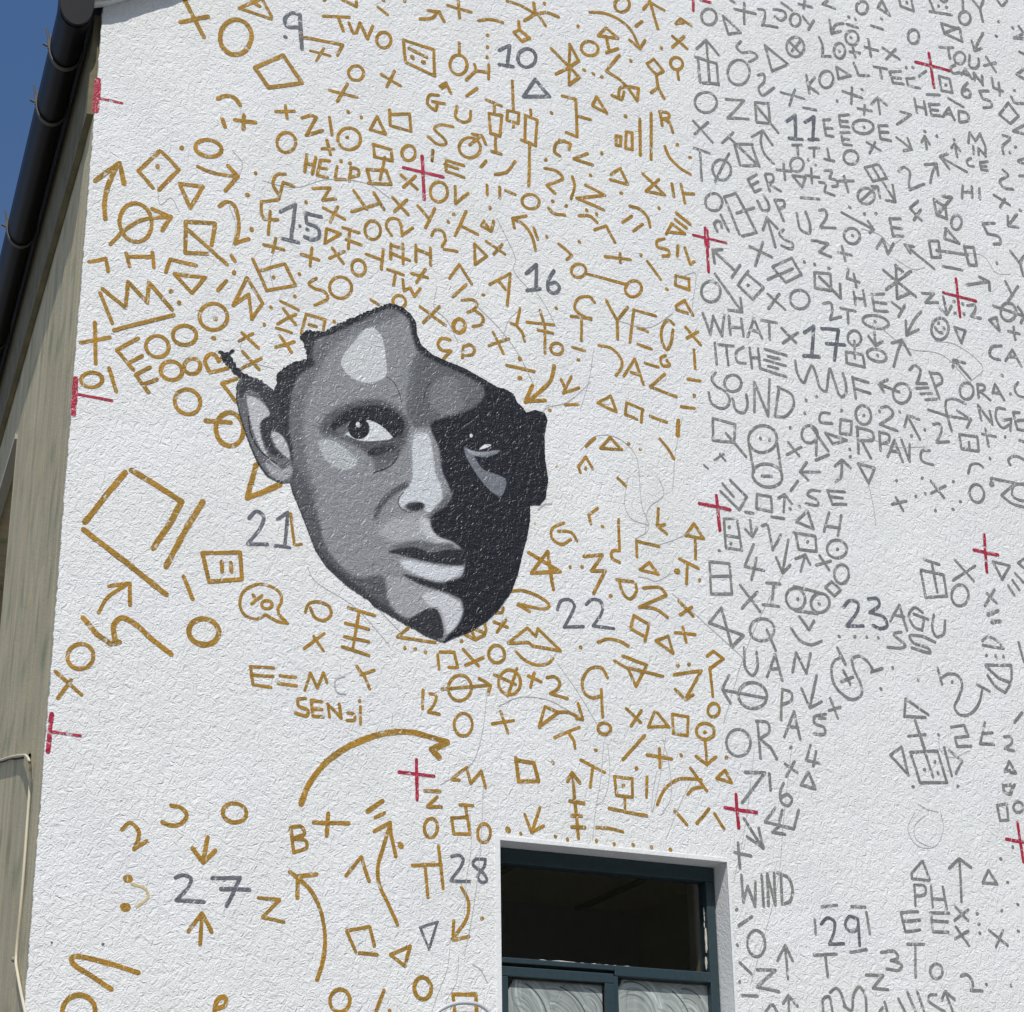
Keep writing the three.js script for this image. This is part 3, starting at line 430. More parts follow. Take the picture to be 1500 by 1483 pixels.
zz([60, 5, 25, 30, 115, 62]); O(310, 55, 42, 45); tr([455, 5, 425, 55, 510, 110, 455, 5]); sq([580, 0, 590, 45, 685, 80, 670, 5], d(635, 18)); sq([800, 0, 830, 75], [800, 82, 960, 108], d(865, 42), d(922, 52), c(880, 0, 905, 15, 925, 0)); fig([1040, 0, 1045, 90], o(1055, 132, 40, 48)); W([1115, 5, 1165, 65, 1190, 0], [1165, 65, 1185, 155]); cv(c(1290, 0, 1325, 42, 1360, 5)); D(215, 123, 263, 140, 452, 137, 1300, 157, 1402, 203, 1283, 262, 630, 490, 680, 490, 1413, 655, 310, 648, 130, 732, 765, 953, 852, 985, 978, 1012, 1382, 1105, 1422, 1065);
ar(c(175, 170, 120, 180, 90, 240), [75, 145, 90, 245, 155, 225]); L([200, 175, 280, 200], [378, 185, 460, 212], [775, 515, 722, 555], [780, 685, 872, 688], [935, 712, 1045, 775]); rings(o(238, 275, 45, 52), d(230, 272)); fig([885, 170, 1020, 210, 1035, 300, 905, 240, 885, 170], [905, 240, 1010, 200]); O(683, 265, 40, 50); ar([1188, 240, 1125, 365], [1105, 295, 1125, 368, 1175, 350]); N(c(0, 270, 25, 330, 25, 405), [20, 408, 82, 408]); rings(o(148, 368, 42, 52), d(145, 372)); x([245, 345, 262, 415], [222, 375, 295, 383]); x([355, 285, 375, 408], [330, 340, 425, 365]); x([460, 345, 580, 428], [555, 358, 485, 428]);
word('TOUCAN', 'grey', [[870, 342, 970, 345], [935, 350, 948, 425]], [o(1018, 420, 38, 45)], [c(1090, 400, 1090, 480, 1130, 495, 1155, 470, 1155, 425)], [c(985, 470, 955, 490, 970, 530, 1020, 525)], [[1030, 540, 1060, 500, 1105, 570], [1045, 530, 1085, 545]], [[1125, 580, 1120, 530, 1185, 615, 1180, 550]]); x([1210, 412, 1280, 520], [1280, 455, 1195, 475]);
O(52, 575, 50, 60); tr([125, 485, 228, 548, 140, 572, 125, 485]); W([250, 455, 285, 545, 360, 548]); word('TEC', 'grey', [[395, 482, 490, 500], [440, 495, 452, 565]], [[590, 515, 510, 520, 535, 600, 610, 608], [525, 560, 590, 568]], [[690, 565, 632, 570, 645, 620, 730, 640]]); sq([868, 550, 945, 572, 965, 670, 885, 655, 868, 550], d(918, 615)); N(c(1075, 600, 1035, 650, 1040, 690, 1080, 705, 1095, 670, 1065, 645, 1040, 665)); N([1250, 565, 1262, 635, 1330, 660], [1300, 600, 1308, 690]); N([1225, 660, 1160, 660, 1185, 715], c(1185, 715, 1240, 735, 1250, 770, 1190, 780));
x([238, 635, 232, 750], [170, 660, 310, 708]); x([330, 760, 325, 830], [280, 785, 380, 805]); ar([425, 710, 440, 825], [380, 755, 425, 708, 488, 762]); word('HEAD', 'grey', [[690, 715, 708, 815], [760, 735, 775, 830], [700, 770, 770, 785]], [[870, 755, 795, 755, 815, 835, 880, 838], [805, 795, 860, 798]], [[895, 845, 940, 780, 980, 868], [910, 820, 960, 830]], [[1010, 805, 1015, 880], c(1010, 805, 1070, 820, 1080, 870, 1020, 885)]); zz([590, 808, 665, 830, 565, 900]);
W([80, 865, 30, 868, 48, 978, 102, 988], [38, 925, 95, 930]); W([215, 830, 145, 835, 155, 915, 215, 920], [150, 875, 205, 878]); W([220, 958, 155, 962, 175, 1045, 235, 1052], [165, 1005, 215, 1010]); W([495, 910, 430, 910, 445, 1005, 520, 1020], [435, 955, 500, 958]); rings(o(318, 918, 75, 48), d(325, 920)); ar([560, 995, 670, 1080], [640, 1000, 670, 1080, 612, 1092]); ar([765, 985, 780, 1080], [742, 1030, 765, 985, 800, 1045]); ar([980, 1045, 1000, 1135], [958, 1072, 980, 1040, 1022, 1092]);
word('MINCE', 'grey', [[1080, 1035, 1090, 960, 1130, 1020, 1165, 970, 1200, 1050]], [[1115, 1060, 1120, 1112]], [[1155, 1120, 1155, 1075, 1205, 1130, 1205, 1065]], [c(1100, 1145, 1070, 1165, 1085, 1200, 1120, 1205)], [[1220, 1170, 1165, 1175, 1175, 1230, 1220, 1235], [1170, 1205, 1210, 1205]]); ar([1070, 1245, 875, 1135], [930, 1115, 875, 1132, 940, 1220]); ar(c(805, 1325, 820, 1250, 850, 1190), [765, 1192, 850, 1185, 862, 1268]); W([60, 1080, 75, 1155], [38, 1150, 108, 1165]); O(230, 1140, 55, 48); x([345, 1030, 445, 1090], [405, 1030, 365, 1110]);
sq([330, 1212, 430, 1188, 490, 1290, 390, 1312, 330, 1212], [390, 1215, 435, 1290]); ar([460, 1315, 550, 1460], [532, 1340, 552, 1462, 485, 1450]); N(c(575, 1240, 610, 1210, 655, 1240, 650, 1330, 655, 1375), [655, 1375, 760, 1332]); N(c(40, 1235, 90, 1240, 75, 1290), c(75, 1290, 130, 1310, 130, 1345, 95, 1350)); x([180, 1275, 210, 1390], [145, 1310, 248, 1310]); N(c(0, 1320, 45, 1330, 40, 1380), [40, 1390, 110, 1415]); fig(o(340, 1420, 60, 58), [300, 1455, 420, 1350], [380, 1350, 425, 1352, 440, 1430]); word('HI', 'grey', [[1040, 1345, 1035, 1435], [1105, 1350, 1108, 1430], [1040, 1390, 1105, 1395]], [[1160, 1365, 1165, 1442]]); x([1265, 1412, 1380, 1485], [1345, 1440, 1310, 1500]); sq([1370, 745, 1305, 830, 1385, 895, 1445, 840, 1370, 745]); fig(c(1330, 980, 1385, 1000, 1330, 1060, 1335, 1115)); W(c(1330, 1230, 1370, 1270, 1310, 1310, 1340, 1360, 1405, 1372)); tr([1483, 500, 1430, 540, 1483, 570]); cv(c(1390, 700, 1420, 745, 1483, 750)); zz([1483, 905, 1405, 950, 1483, 970]); N(c(1445, 190, 1475, 240, 1410, 275), [1410, 275, 1483, 280]); ar(c(1483, 1150, 1440, 1168, 1483, 1185)); L([1450, 1275, 1490, 1275], [1450, 375, 1490, 395]);
pen('red', 20); mark([795, 385, 832, 635], [698, 450, 942, 512]);
tile(900, 280, 4.943); pen('ochre', 19);
cv(c(110, 108, 180, 130, 240, 190, 258, 260)); L([125, 180, 60, 225], [205, 240, 138, 290], [238, 508, 335, 640], [170, 1108, 268, 1145], [222, 1245, 318, 1275], [575, 1150, 585, 1285], [530, 1362, 620, 1375]); D(323, 123, 192, 465, 380, 710, 578, 1480); tr([415, 235, 375, 310], [415, 235, 510, 308, 390, 295], [440, 205, 522, 268], [448, 158, 548, 240]); word('SIL', 'ochre', [c(360, 345, 310, 360, 310, 400, 390, 430, 395, 465, 350, 470)], [[460, 395, 455, 470]], [[510, 410, 550, 530, 578, 510]]); sq([445, 612, 540, 635, 542, 715, 442, 682, 445, 612]); tr([510, 790, 445, 835], [510, 795, 570, 900], [450, 858, 530, 885]); x([515, 985, 625, 1115], [605, 1018, 525, 1065]); N(c(370, 1190, 335, 1210, 350, 1265, 400, 1260, 380, 1225)); word('DAZ', 'ochre', [c(-114, 1117, -19, 1142, 51, 1222, 51, 1282, 11, 1335)], [[68, 1340, 148, 1215, 210, 1400], [120, 1312, 170, 1330]], [[365, 1325, 258, 1418, 448, 1490]]);
pen('red', 17); mark(34, [662, 275, 672, 400]); mark(20, [672, 400, 682, 585]); mark([570, 318, 810, 375]);
pen('grey', 18);
O(720, 80, 62, 60, 15); sq([795, 42, 905, 312], [795, 42, 880, 15, 1030, 300, 925, 325], [885, 160, 1010, 120]); word('UP', 'grey', [c(1035, 70, 1075, 140, 1115, 135, 1115, 90, 1080, 35)], [[1160, 65, 1225, 215], c(1160, 65, 1225, 70, 1230, 110, 1190, 130)]); W([745, 292, 720, 236], c(720, 240, 745, 215, 768, 226, 776, 262), [770, 172, 828, 290]); ar([1105, 195, 1165, 405], [1075, 280, 1105, 192, 1180, 270]); W(c(1225, 280, 1195, 310, 1230, 350, 1290, 380, 1285, 420, 1210, 395)); W(c(1320, 160, 1350, 280, 1410, 305, 1415, 240, 1385, 150)); x([978, 400, 1140, 478], [1075, 370, 1020, 542]); ar([710, 425, 880, 585], [780, 422, 712, 428, 725, 520], [910, 535, 848, 628]); ar([728, 600, 920, 870], [912, 775, 925, 875, 825, 860]); O(698, 728, 68, 75, -10); sq([970, 580, 895, 680, 1000, 785, 1080, 700, 965, 605], d(968, 682)); sq([1145, 548, 1285, 485, 1355, 605, 1240, 660, 1145, 548], [1110, 640, 1290, 562]); x([1110, 745, 1235, 858], [1195, 745, 1115, 852]); O(1342, 785, 72, 65, 15); D(1375, 513, 1450, 530); L([1430, 358, 1483, 362]);
word('WHAT', 'grey', [[640, 885, 695, 1040, 715, 905, 780, 1050, 795, 895]], [[830, 905, 840, 1040], [918, 925, 935, 1050], [835, 985, 925, 990]], [[965, 1055, 1010, 920, 1068, 1065], [985, 1005, 1040, 1020]], [[1065, 935, 1175, 955], [1120, 950, 1125, 1075]]); x([1210, 992, 1315, 1098], [1328, 1025, 1220, 1100]);
word('ITCH', 'grey', [[728, 1100, 740, 1255]], [[755, 1112, 862, 1122], [810, 1120, 825, 1260]], [c(935, 1130, 885, 1165, 890, 1235, 950, 1248)], [[980, 1135, 995, 1280], [1040, 1140, 1055, 1285], [990, 1205, 1045, 1210]]); L([1090, 1145, 1245, 1190], [1110, 1195, 1195, 1215], [1085, 1222, 1240, 1265], [1115, 1268, 1185, 1285], [1060, 1285, 1245, 1345]);
W(c(1310, 1230, 1325, 1320, 1370, 1388, 1400, 1320, 1430, 1265, 1460, 1330, 1490, 1425, 1530, 1450, 1548, 1350, 1560, 1285, 1590, 1370, 1640, 1490, 1675, 1470, 1675, 1390, 1655, 1320)); W([1723, 1345, 1748, 1500], [1723, 1350, 1838, 1385], [1743, 1430, 1853, 1465]);
pen('slate', 23); N([1375, 1025, 1445, 980, 1430, 1200], [1370, 1195, 1483, 1200]);
tile(1200, 280, 4.943); N([18, 995, 140, 1005, 110, 1225], [52, 1105, 185, 1115]); pen('grey', 18);
N(c(0, 140, 40, 135, 55, 180, 10, 260), [10, 262, 118, 268]); D(222, 118, 328, 165, 412, 163, 70, 558, 1457, 140, 978, 800, 1040, 818, 985, 885, 1048, 890, 1325, 1335, 1288, 522); ar([163, 155, 390, 275], [355, 220, 395, 278, 365, 300]); rings(o(238, 325, 55, 58), d(242, 322)); W([590, 200, 510, 200, 535, 325, 608, 325], [525, 262, 595, 270]); W([715, 72, 658, 125, 740, 210], [685, 210, 735, 135]); sq([830, 60, 850, 170, 925, 200, 915, 120], [830, 60, 910, 110, 960, 45, 860, 165], [895, 35, 960, 45]); O(995, 228, 38, 50); tr([918, 270, 908, 345, 1015, 380, 918, 270]); N([1270, 232, 1185, 235, 1220, 310], c(1220, 310, 1300, 330, 1315, 375, 1265, 385)); ar([1432, 170, 1370, 250], [1365, 180, 1370, 252, 1440, 262]); W([415, 415, 460, 345, 498, 455, 538, 380]); zz([0, 370, 65, 380, 0, 440, 85, 475]); x([165, 400, 190, 505], [140, 445, 235, 465]); fig([795, 362, 865, 362, 880, 480, 815, 480, 795, 362], [850, 430, 1075, 462], [1050, 400, 1120, 408, 1140, 538, 1085, 535, 1050, 400]); ar([832, 562, 622, 390], [685, 402, 620, 388, 660, 448]); L([895, 545, 1035, 572]); N([210, 565, 200, 630, 290, 660], [250, 600, 268, 695]); fig([465, 572, 700, 765], [555, 535, 565, 780, 660, 735], [550, 540, 605, 580], [665, 580, 485, 712]); W([745, 740, 830, 742, 770, 808, 860, 808]); ar([898, 765, 925, 895], [875, 850, 925, 895, 958, 832]); N(c(1075, 830, 1125, 825, 1130, 860, 1100, 905), [1100, 905, 1170, 922]); ar([1070, 680, 1230, 655], [1160, 622, 1230, 655, 1235, 718]); W([1350, 655, 1395, 745], [1440, 690, 1370, 795]); W([1385, 435, 1450, 520, 1483, 470], [1455, 520, 1478, 610]);
word('HEY', 'grey', [[250, 730, 262, 820], [320, 720, 335, 830], [255, 775, 325, 780]], [[470, 745, 380, 748, 400, 865, 495, 872], [395, 800, 485, 815]], [[530, 808, 590, 855], [620, 828, 575, 910]]); N(c(30, 815, 80, 810, 95, 860, 80, 930), [80, 932, 158, 910]); W([155, 845, 262, 870], [205, 860, 210, 955]); sq([-35, 590, 80, 600, 85, 720, -30, 700, -35, 590], [0, 620, 155, 775, 150, 672]); rings(o(410, 948, 95, 45, 12), d(405, 945)); ar(c(738, 875, 690, 930, 635, 1040), [628, 940, 632, 1045, 720, 1002]); fig(o(875, 998, 62, 78), d(865, 957), d(903, 992), c(840, 988, 865, 1020, 895, 1028)); tr([980, 985, 1060, 1010, 1030, 1100, 980, 985]); tr([1232, 935, 1285, 915, 1305, 1012, 1232, 935]); fig(o(1370, 875, 55, 65), [1262, 830, 1483, 905], [1440, 838, 1483, 905, 1462, 955]); x([1410, 985, 1420, 1075], [1370, 1015, 1450, 1035]); fig(o(255, 1065, 50, 52), [255, 1085, 258, 1210], [195, 1165, 315, 1185, 330, 1275, 200, 1245, 195, 1165]); ar([400, 1020, 408, 1115], [358, 1050, 408, 1120, 458, 1090]); rings(o(418, 1190, 72, 42, 18), d(423, 1190)); ar(c(540, 1270, 570, 1160, 600, 1080), [525, 1100, 600, 1078, 660, 1185]); W(c(1322, 1120, 1250, 1130, 1235, 1180, 1260, 1210, 1310, 1220)); W([1350, 1230, 1400, 1150, 1465, 1270], [1375, 1200, 1430, 1205]); ar([1095, 1358, 975, 1225], [1055, 1245, 975, 1222, 968, 1280]); N(c(655, 1295, 690, 1265, 730, 1290, 725, 1340, 705, 1395), [705, 1395, 780, 1395]); W([800, 1310, 870, 1500], c(805, 1320, 870, 1325, 890, 1380, 850, 1410)); ar(o(598, 1464, 62, 72), [430, 1398, 580, 1455], [495, 1365, 430, 1398, 470, 1455]);
pen('red', 19); mark([990, 635, 1020, 910], [898, 735, 1135, 797]);
// --- beside the cheek
tile(750, 560, 4.943); pen('ochre', 19);
W([355, -20, 385, 45], [430, -40, 370, 80, 485, 42]); L([385, 165, 480, 162], [1225, 178, 1320, 188], [1070, 410, 1120, 470, 1172, 555], [600, 405, 535, 465], [765, 695, 822, 750]); tr([715, 100, 620, 150, 755, 215, 715, 100]); sq([830, 148, 950, 200], [830, 148, 820, 235, 905, 268], [945, 195, 935, 290]); cv(c(1000, 245, 1060, 270, 1120, 290)); ln(28, [1205, 280, 1200, 385]); D(1320, 98, 843, 447, 930, 485, 655, 1045, 420, 1338, 507, 1338, 1358, 1435); tr([712, 400, 640, 478, 795, 488, 712, 400]); fig([495, 655, 480, 610, 535, 540, 585, 628], d(533, 625)); zz([620, 912, 555, 960, 570, 1025]); W(c(375, 1020, 290, 1060, 290, 1130, 360, 1175, 425, 1140), c(335, 1080, 420, 1085, 450, 1110, 470, 1150)); fig([772, 995, 778, 1220], c(778, 1220, 725, 1225, 725, 1275, 780, 1305)); N([1060, 915, 1050, 1040, 1120, 1098], [1060, 1045, 1105, 1030]); zz([905, 1265, 900, 1150, 1065, 1190]); ar([1318, 1025, 1255, 1110, 1390, 1135, 1318, 1025], [1325, 1120, 1330, 1280]); fig(23, [120, 1235, 350, 1372, 140, 1382, 258, 1225, 299, 1500]); zz(22, [520, 1262, 655, 1250, 575, 1368, 675, 1368, 590, 1530]); tr([995, 1305, 925, 1358, 1060, 1390, 995, 1305]); dots(d(1195, 1370, 20)); W([1212, 1280, 1350, 1350], [1270, 1310, 1262, 1460]); pen('faded', 14); D(165, 1022, 325, 610);
tile(1020, 560, 4.943); pen('grey', 18);
word('SOUND', 'grey', [c(140, -70, 112, -30, 140, 25, 205, 65, 240, 120, 225, 175, 180, 190, 110, 150, 90, 75)], [o(265, 8, 60, 60)], [c(262, 120, 290, 205, 345, 220, 370, 170, 362, 90)], [[420, 215, 420, 0, 520, 245, 530, -20]], [[600, 35, 570, 245], c(590, 35, 690, 90, 705, 170, 650, 245, 575, 250)]);
D(795, 130, 870, 105, 785, 225, 680, 330, 1052, 205, 1327, 210, 1112, 487, 1115, 540, 680, 917, 748, 900, 165, 1220); W(c(965, 225, 905, 225, 895, 285, 985, 300)); sq([1045, 270, 1125, 285, 1120, 380, 1040, 370, 1045, 270]); rings(o(1210, 238, 55, 68, -15), d(1212, 240)); N(c(1340, 185, 1385, 175, 1425, 230, 1335, 305), [1330, 305, 1455, 352]); sq([120, 260, 280, 305, 275, 435, 120, 420, 120, 260], [215, 370, 360, 540]); fig(o(480, 412, 105, 95, 10), d(465, 408), d(530, 418), o(515, 675, 105, 85, 10), [475, 678, 545, 682], [378, 440, 415, 650], [585, 440, 620, 690]); x([665, 435, 745, 535], [760, 470, 655, 525]); N(o(820, 378, 58, 62), [830, 315, 955, 498], [870, 420, 868, 530], [865, 565, 960, 525]); tr([935, 370, 1090, 420, 990, 448, 935, 370]);
word('RPAYC', 'grey', [[1165, 320, 1175, 515], c(1160, 325, 1275, 365, 1280, 415, 1190, 425), [1195, 420, 1265, 550]], [[1325, 360, 1335, 495], c(1325, 360, 1395, 385, 1390, 430, 1335, 445)], [[1385, 540, 1435, 420, 1495, 575], [1405, 495, 1465, 505]], [[1485, 415, 1545, 575, 1545, 450]], [c(1690, 495, 1630, 500, 1635, 570, 1715, 598)]);
ar([895, 650, 755, 650], [800, 580, 750, 650, 810, 708]); ar(c(1010, 720, 1045, 690, 1055, 570), [1005, 610, 1055, 562, 1115, 620]); tr([1170, 590, 1290, 622, 1248, 730, 1170, 590]); ln(14, [55, 600, 85, 625]); x(14, [130, 565, 200, 520], [170, 520, 212, 570]); L([735, 715, 685, 785], [190, 735, 270, 830], [355, 940, 410, 950], [545, 975, 635, 988]); fig([245, 710, 365, 830, 310, 925, 175, 790]); word('SE', 'grey', [c(895, 790, 830, 785, 805, 815, 880, 860, 880, 890, 795, 880)], [[1075, 795, 950, 785, 985, 885, 1085, 885], [965, 830, 1060, 840]]); sq([440, 810, 540, 830, 548, 938, 435, 915, 440, 810]); ar([640, 815, 632, 940], [595, 840, 640, 812, 690, 878]); tr([805, 935, 722, 1010, 848, 1062, 805, 935]); W([962, 945, 925, 1080], [1050, 965, 1025, 1110], [930, 1040, 1040, 1055]); sq([200, 990, 270, 990], [200, 990, 215, 1200, 330, 1218, 295, 1000], [210, 1110, 315, 1125], d(238, 1050), d(250, 1170)); ar([390, 1000, 402, 1110], [355, 1065, 405, 1120, 440, 1055]); W(c(475, 1040, 510, 1030, 530, 1100, 552, 1215), [552, 1215, 612, 1105]); N([415, 1175, 350, 1335, 490, 1365], [435, 1275, 400, 1430]); ar([665, 1140, 625, 1380], [578, 1270, 625, 1382, 680, 1325]); sq([705, 1090, 860, 1115, 870, 1225, 740, 1210, 720, 1095], d(805, 1155)); rings(o(1018, 1208, 72, 65), d(1022, 1210)); ar([790, 1250, 755, 1370], [718, 1280, 790, 1248, 825, 1320]); x([892, 1255, 962, 1360], [975, 1295, 868, 1325]); O(1052, 1390, 55, 65); sq([95, 1300, 240, 1315, 258, 1533, 107, 1533, 95, 1300], [100, 1405, 250, 1405]);
pen('red', 21); mark([145, 820, 170, 1075], [20, 878, 245, 925]);
tile(1200, 560, 4.943); pen('grey', 17);
word('ORANGE', 'grey', [o(1068, 65, 48, 60)], [[1145, 20, 1155, 110], c(1145, 15, 1195, 25, 1195, 55, 1155, 65), [1160, 65, 1240, 130]], [[1255, 80, 1275, 15, 1340, 130], [1265, 75, 1310, 80]], [[1150, 165, 1175, 275], [1150, 165, 1255, 305, 1235, 210]], [c(1345, 195, 1290, 190, 1280, 260, 1330, 330, 1375, 310), [1330, 275, 1390, 265, 1385, 350]], [[1450, 220, 1405, 220, 1435, 340, 1483, 350], [1420, 280, 1483, 275]]); W(c(1440, 0, 1415, 40, 1440, 95, 1483, 110)); L([700, 45, 790, 40], [735, 85, 815, 80], [770, 128, 850, 122], [1450, 420, 1483, 430]); cv(c(1060, 155, 980, 122, 925, 128, 915, 180, 935, 270, 960, 355)); ar([790, 200, 930, 245, 1095, 270], [1000, 205, 1100, 270, 1070, 330]); ar([730, 415, 640, 245], [725, 270, 640, 242, 618, 325]); D(1385, 85, 583, 215, 765, 345, 668, 388, 1347, 397, 1237, 553, 560, 713, 747, 695, 972, 720, 700, 825, 768, 808, 1023, 865, 842, 930, 970, 920); N(c(825, 305, 870, 300, 885, 350, 850, 435), [850, 435, 940, 430]); sq([1015, 378, 1145, 395, 1155, 500, 1030, 480, 1015, 378], [1085, 435, 1088, 470]); x([1205, 340, 1228, 465], [1180, 375, 1280, 395]); cv(c(1080, 660, 1100, 600, 1150, 590, 1185, 615)); cv(c(1385, 600, 1370, 560, 1420, 535, 1483, 560)); x([808, 715, 905, 838], [915, 752, 812, 805]); x([555, 835, 608, 930], [632, 860, 528, 885]); O(1142, 805, 52, 65, -10); fig(d(1250, 740, 18), [1245, 695, 1250, 735], [1245, 695, 1483, 745], c(1483, 735, 1410, 750, 1400, 820, 1440, 850, 1483, 860), [1400, 750, 1320, 820], c(1320, 820, 1400, 880, 1483, 905)); sq([735, 1360, 770, 1560, 925, 1550, 900, 1395, 735, 1360], [760, 1285, 870, 1320], [815, 1310, 855, 1520]); x([985, 1290, 1120, 1440], [1130, 1330, 970, 1435]); tr([1258, 1300, 1380, 1330, 1325, 1430, 1258, 1300]); tr([1483, 1280, 1440, 1310, 1483, 1345]);
pen('red', 21); mark([1195, 1105, 1215, 1375], [1120, 1215, 1295, 1252]);
// --- under the chin and the grey column right of it
tile(640, 820, 4.943); pen('slate', 22); N(c(872, 362, 900, 300, 960, 290, 995, 330, 980, 380, 920, 490), [920, 490, 1060, 485]); N(c(1080, 325, 1120, 290, 1180, 300, 1200, 350, 1185, 400, 1130, 480), [1130, 480, 1280, 500]);
pen('ochre', 20);
fig([1300, 145, 1420, 160], c(1320, 160, 1350, 250, 1400, 285, 1445, 230, 1440, 180)); ar(c(530, 230, 620, 225, 740, 270, 812, 330, 790, 355, 600, 325), [585, 328, 670, 375], [590, 322, 650, 335]); D(1258, 262, 1040, 635, 178, 590, 1150, 1380); cv(c(1165, 598, 1240, 575, 1320, 590, 1385, 625)); x([410, 450, 510, 490], [500, 435, 435, 525]); fig([205, 545, 275, 580, 345, 545], [250, 510, 275, 580], [265, 500, 350, 530], [345, 450, 355, 510]); cv(c(420, 385, 470, 380, 480, 350)); fig([515, 605, 655, 495, 715, 555, 730, 500, 895, 660, 690, 625, 665, 600, 515, 605]); cv(c(570, 665, 640, 730, 740, 765, 810, 750, 840, 715)); sq([20, 670, 125, 670, 150, 780, 85, 780], [5, 690, 15, 790]); x([190, 650, 300, 770], [335, 710, 205, 765]); O(432, 685, 58, 62); ar(o(165, 930, 82, 92), [35, 938, 385, 910], [305, 860, 388, 910, 370, 975]); fig(o(525, 890, 80, 88), [415, 835, 570, 905], [580, 790, 510, 985]); x([705, 820, 678, 925], [658, 842, 755, 885]); N(c(795, 855, 850, 850, 890, 890, 870, 940, 820, 970), [820, 970, 945, 1005]); N(c(1235, 855, 1190, 785, 1110, 790, 1055, 870, 1065, 960, 1120, 1000, 1190, 985), [1190, 940, 1200, 1140]); O(1212, 1225, 45, 42); O(190, 1195, 65, 82); x([460, 1100, 515, 1255], [400, 1190, 555, 1165]); tr([780, 1065, 740, 1215], [780, 1065, 880, 1105, 740, 1210], c(880, 1105, 960, 1110, 1025, 1145), [1020, 1040, 1055, 1160, 1010, 1150]); W([850, 1290, 1030, 1215], c(960, 1265, 990, 1310, 1000, 1365));
tile(900, 840, 4.943);
W(c(210, 108, 330, 105, 375, 155), [375, 160, 180, 245], c(180, 245, 300, 260, 385, 320)); x([465, 200, 570, 310], [560, 245, 475, 300]); sq([140, 305, 250, 370, 220, 490], [140, 305, 115, 400, 215, 455]); tr([300, 490, 390, 455, 425, 580, 300, 490]); x([495, 390, 520, 500], [440, 430, 585, 445]); D(460, 670, 540, 660, 483, 1318, 810, 1335, 160, 1415); fig([0, 635, 100, 690, 155, 820, 235, 665, 60, 600], [95, 685, 350, 745]); ar([430, 735, 630, 705, 515, 910], [440, 840, 515, 915, 570, 880]); fig([670, 600, 715, 565, 790, 620, 690, 690, 712, 890]); O(718, 992, 42, 48); x([85, 980, 190, 1080], [195, 995, 120, 1105]); tr([290, 1005, 245, 1115, 390, 1110], [310, 1010, 395, 1115]); sq([420, 1020, 535, 1040, 528, 1175, 425, 1160, 420, 1020]); rings(o(658, 1145, 65, 58), d(655, 1152)); ar([655, 1210, 670, 1380], [590, 1325, 670, 1385, 735, 1330]); L([220, 1175, 60, 1350]); x([325, 1270, 328, 1405], [235, 1315, 415, 1345]);
pen('grey', 19);
x([910, 85, 1055, 278], [1035, 135, 925, 255]); W([1100, 70, 1200, 78], [1155, 80, 1135, 235], [1075, 228, 1190, 240]); fig(o(1312, 185, 68, 78), d(1328, 187), o(1490, 215, 65, 70), d(1483, 220), [1300, 95, 1483, 140], [1310, 270, 1470, 290]); fig([775, 250, 685, 360, 935, 450, 850, 535, 775, 250]); zz([1340, 315, 1408, 410, 1445, 345]); cv(c(1280, 400, 1350, 490, 1430, 518, 1500, 490)); word('QUAN', 'grey', [o(1070, 410, 88, 80), [1105, 410, 1168, 560]], [c(940, 540, 950, 690, 1000, 740, 1035, 690, 1030, 570)], [[1105, 750, 1165, 590, 1215, 775], [1130, 695, 1195, 690]], [[1290, 715, 1315, 575, 1390, 725, 1420, 580]]); ar([830, 740, 780, 840, 840, 940], [785, 845, 1100, 905], o(1000, 885, 100, 95, 20)); W([1215, 845, 1205, 1060], c(1215, 840, 1280, 865, 1280, 920, 1215, 950)); W([1355, 835, 1415, 975, 1465, 740], [1415, 975, 1500, 930]);
word('ORAS', 'grey', [o(898, 1228, 85, 98)], [[1035, 1070, 1058, 1340], c(1025, 1070, 1110, 1085, 1120, 1150, 1050, 1200), [1060, 1205, 1130, 1260, 1175, 1345]], [[1230, 1185, 1300, 1000, 1345, 1200], [1255, 1110, 1330, 1115]], [c(1530, 1020, 1450, 1040, 1450, 1085, 1520, 1120, 1520, 1165, 1450, 1165)]); D(1278, 1262); N([1420, 1245, 1390, 1355, 1483, 1375], [1460, 1290, 1440, 1395]); x([1235, 1380, 1325, 1445], [1305, 1365, 1245, 1470]);
tile(1200, 840, 4.943); pen('slate', 22); N(c(178, 245, 220, 200, 280, 215, 280, 270, 200, 380), [200, 382, 320, 382]); N(c(355, 185, 420, 185, 435, 230, 365, 285), c(370, 285, 470, 320, 490, 380, 440, 400, 390, 378));
pen('grey', 18);
sq([90, 60, 155, 120, 110, 165, 45, 105, 90, 60]); word('AGU', 'grey', [[515, 345, 580, 230, 635, 410], [540, 300, 615, 315]], [c(750, 285, 690, 250, 650, 300, 690, 390, 745, 410), [685, 295, 790, 335], [760, 320, 745, 415]], [c(830, 300, 820, 400, 850, 460, 900, 440, 912, 345)]); word('SS', 'grey', [c(595, 425, 540, 440, 590, 490, 625, 525, 595, 540, 495, 535)], [c(840, 500, 740, 455, 655, 455, 680, 500, 790, 545, 805, 575, 670, 540)]); D(145, 458, 258, 460, 345, 462, 428, 467, 533, 685, 447, 838, 720, 772, 963, 787, 865, 1170, 1212, 595, 1278, 600, 1335, 605);
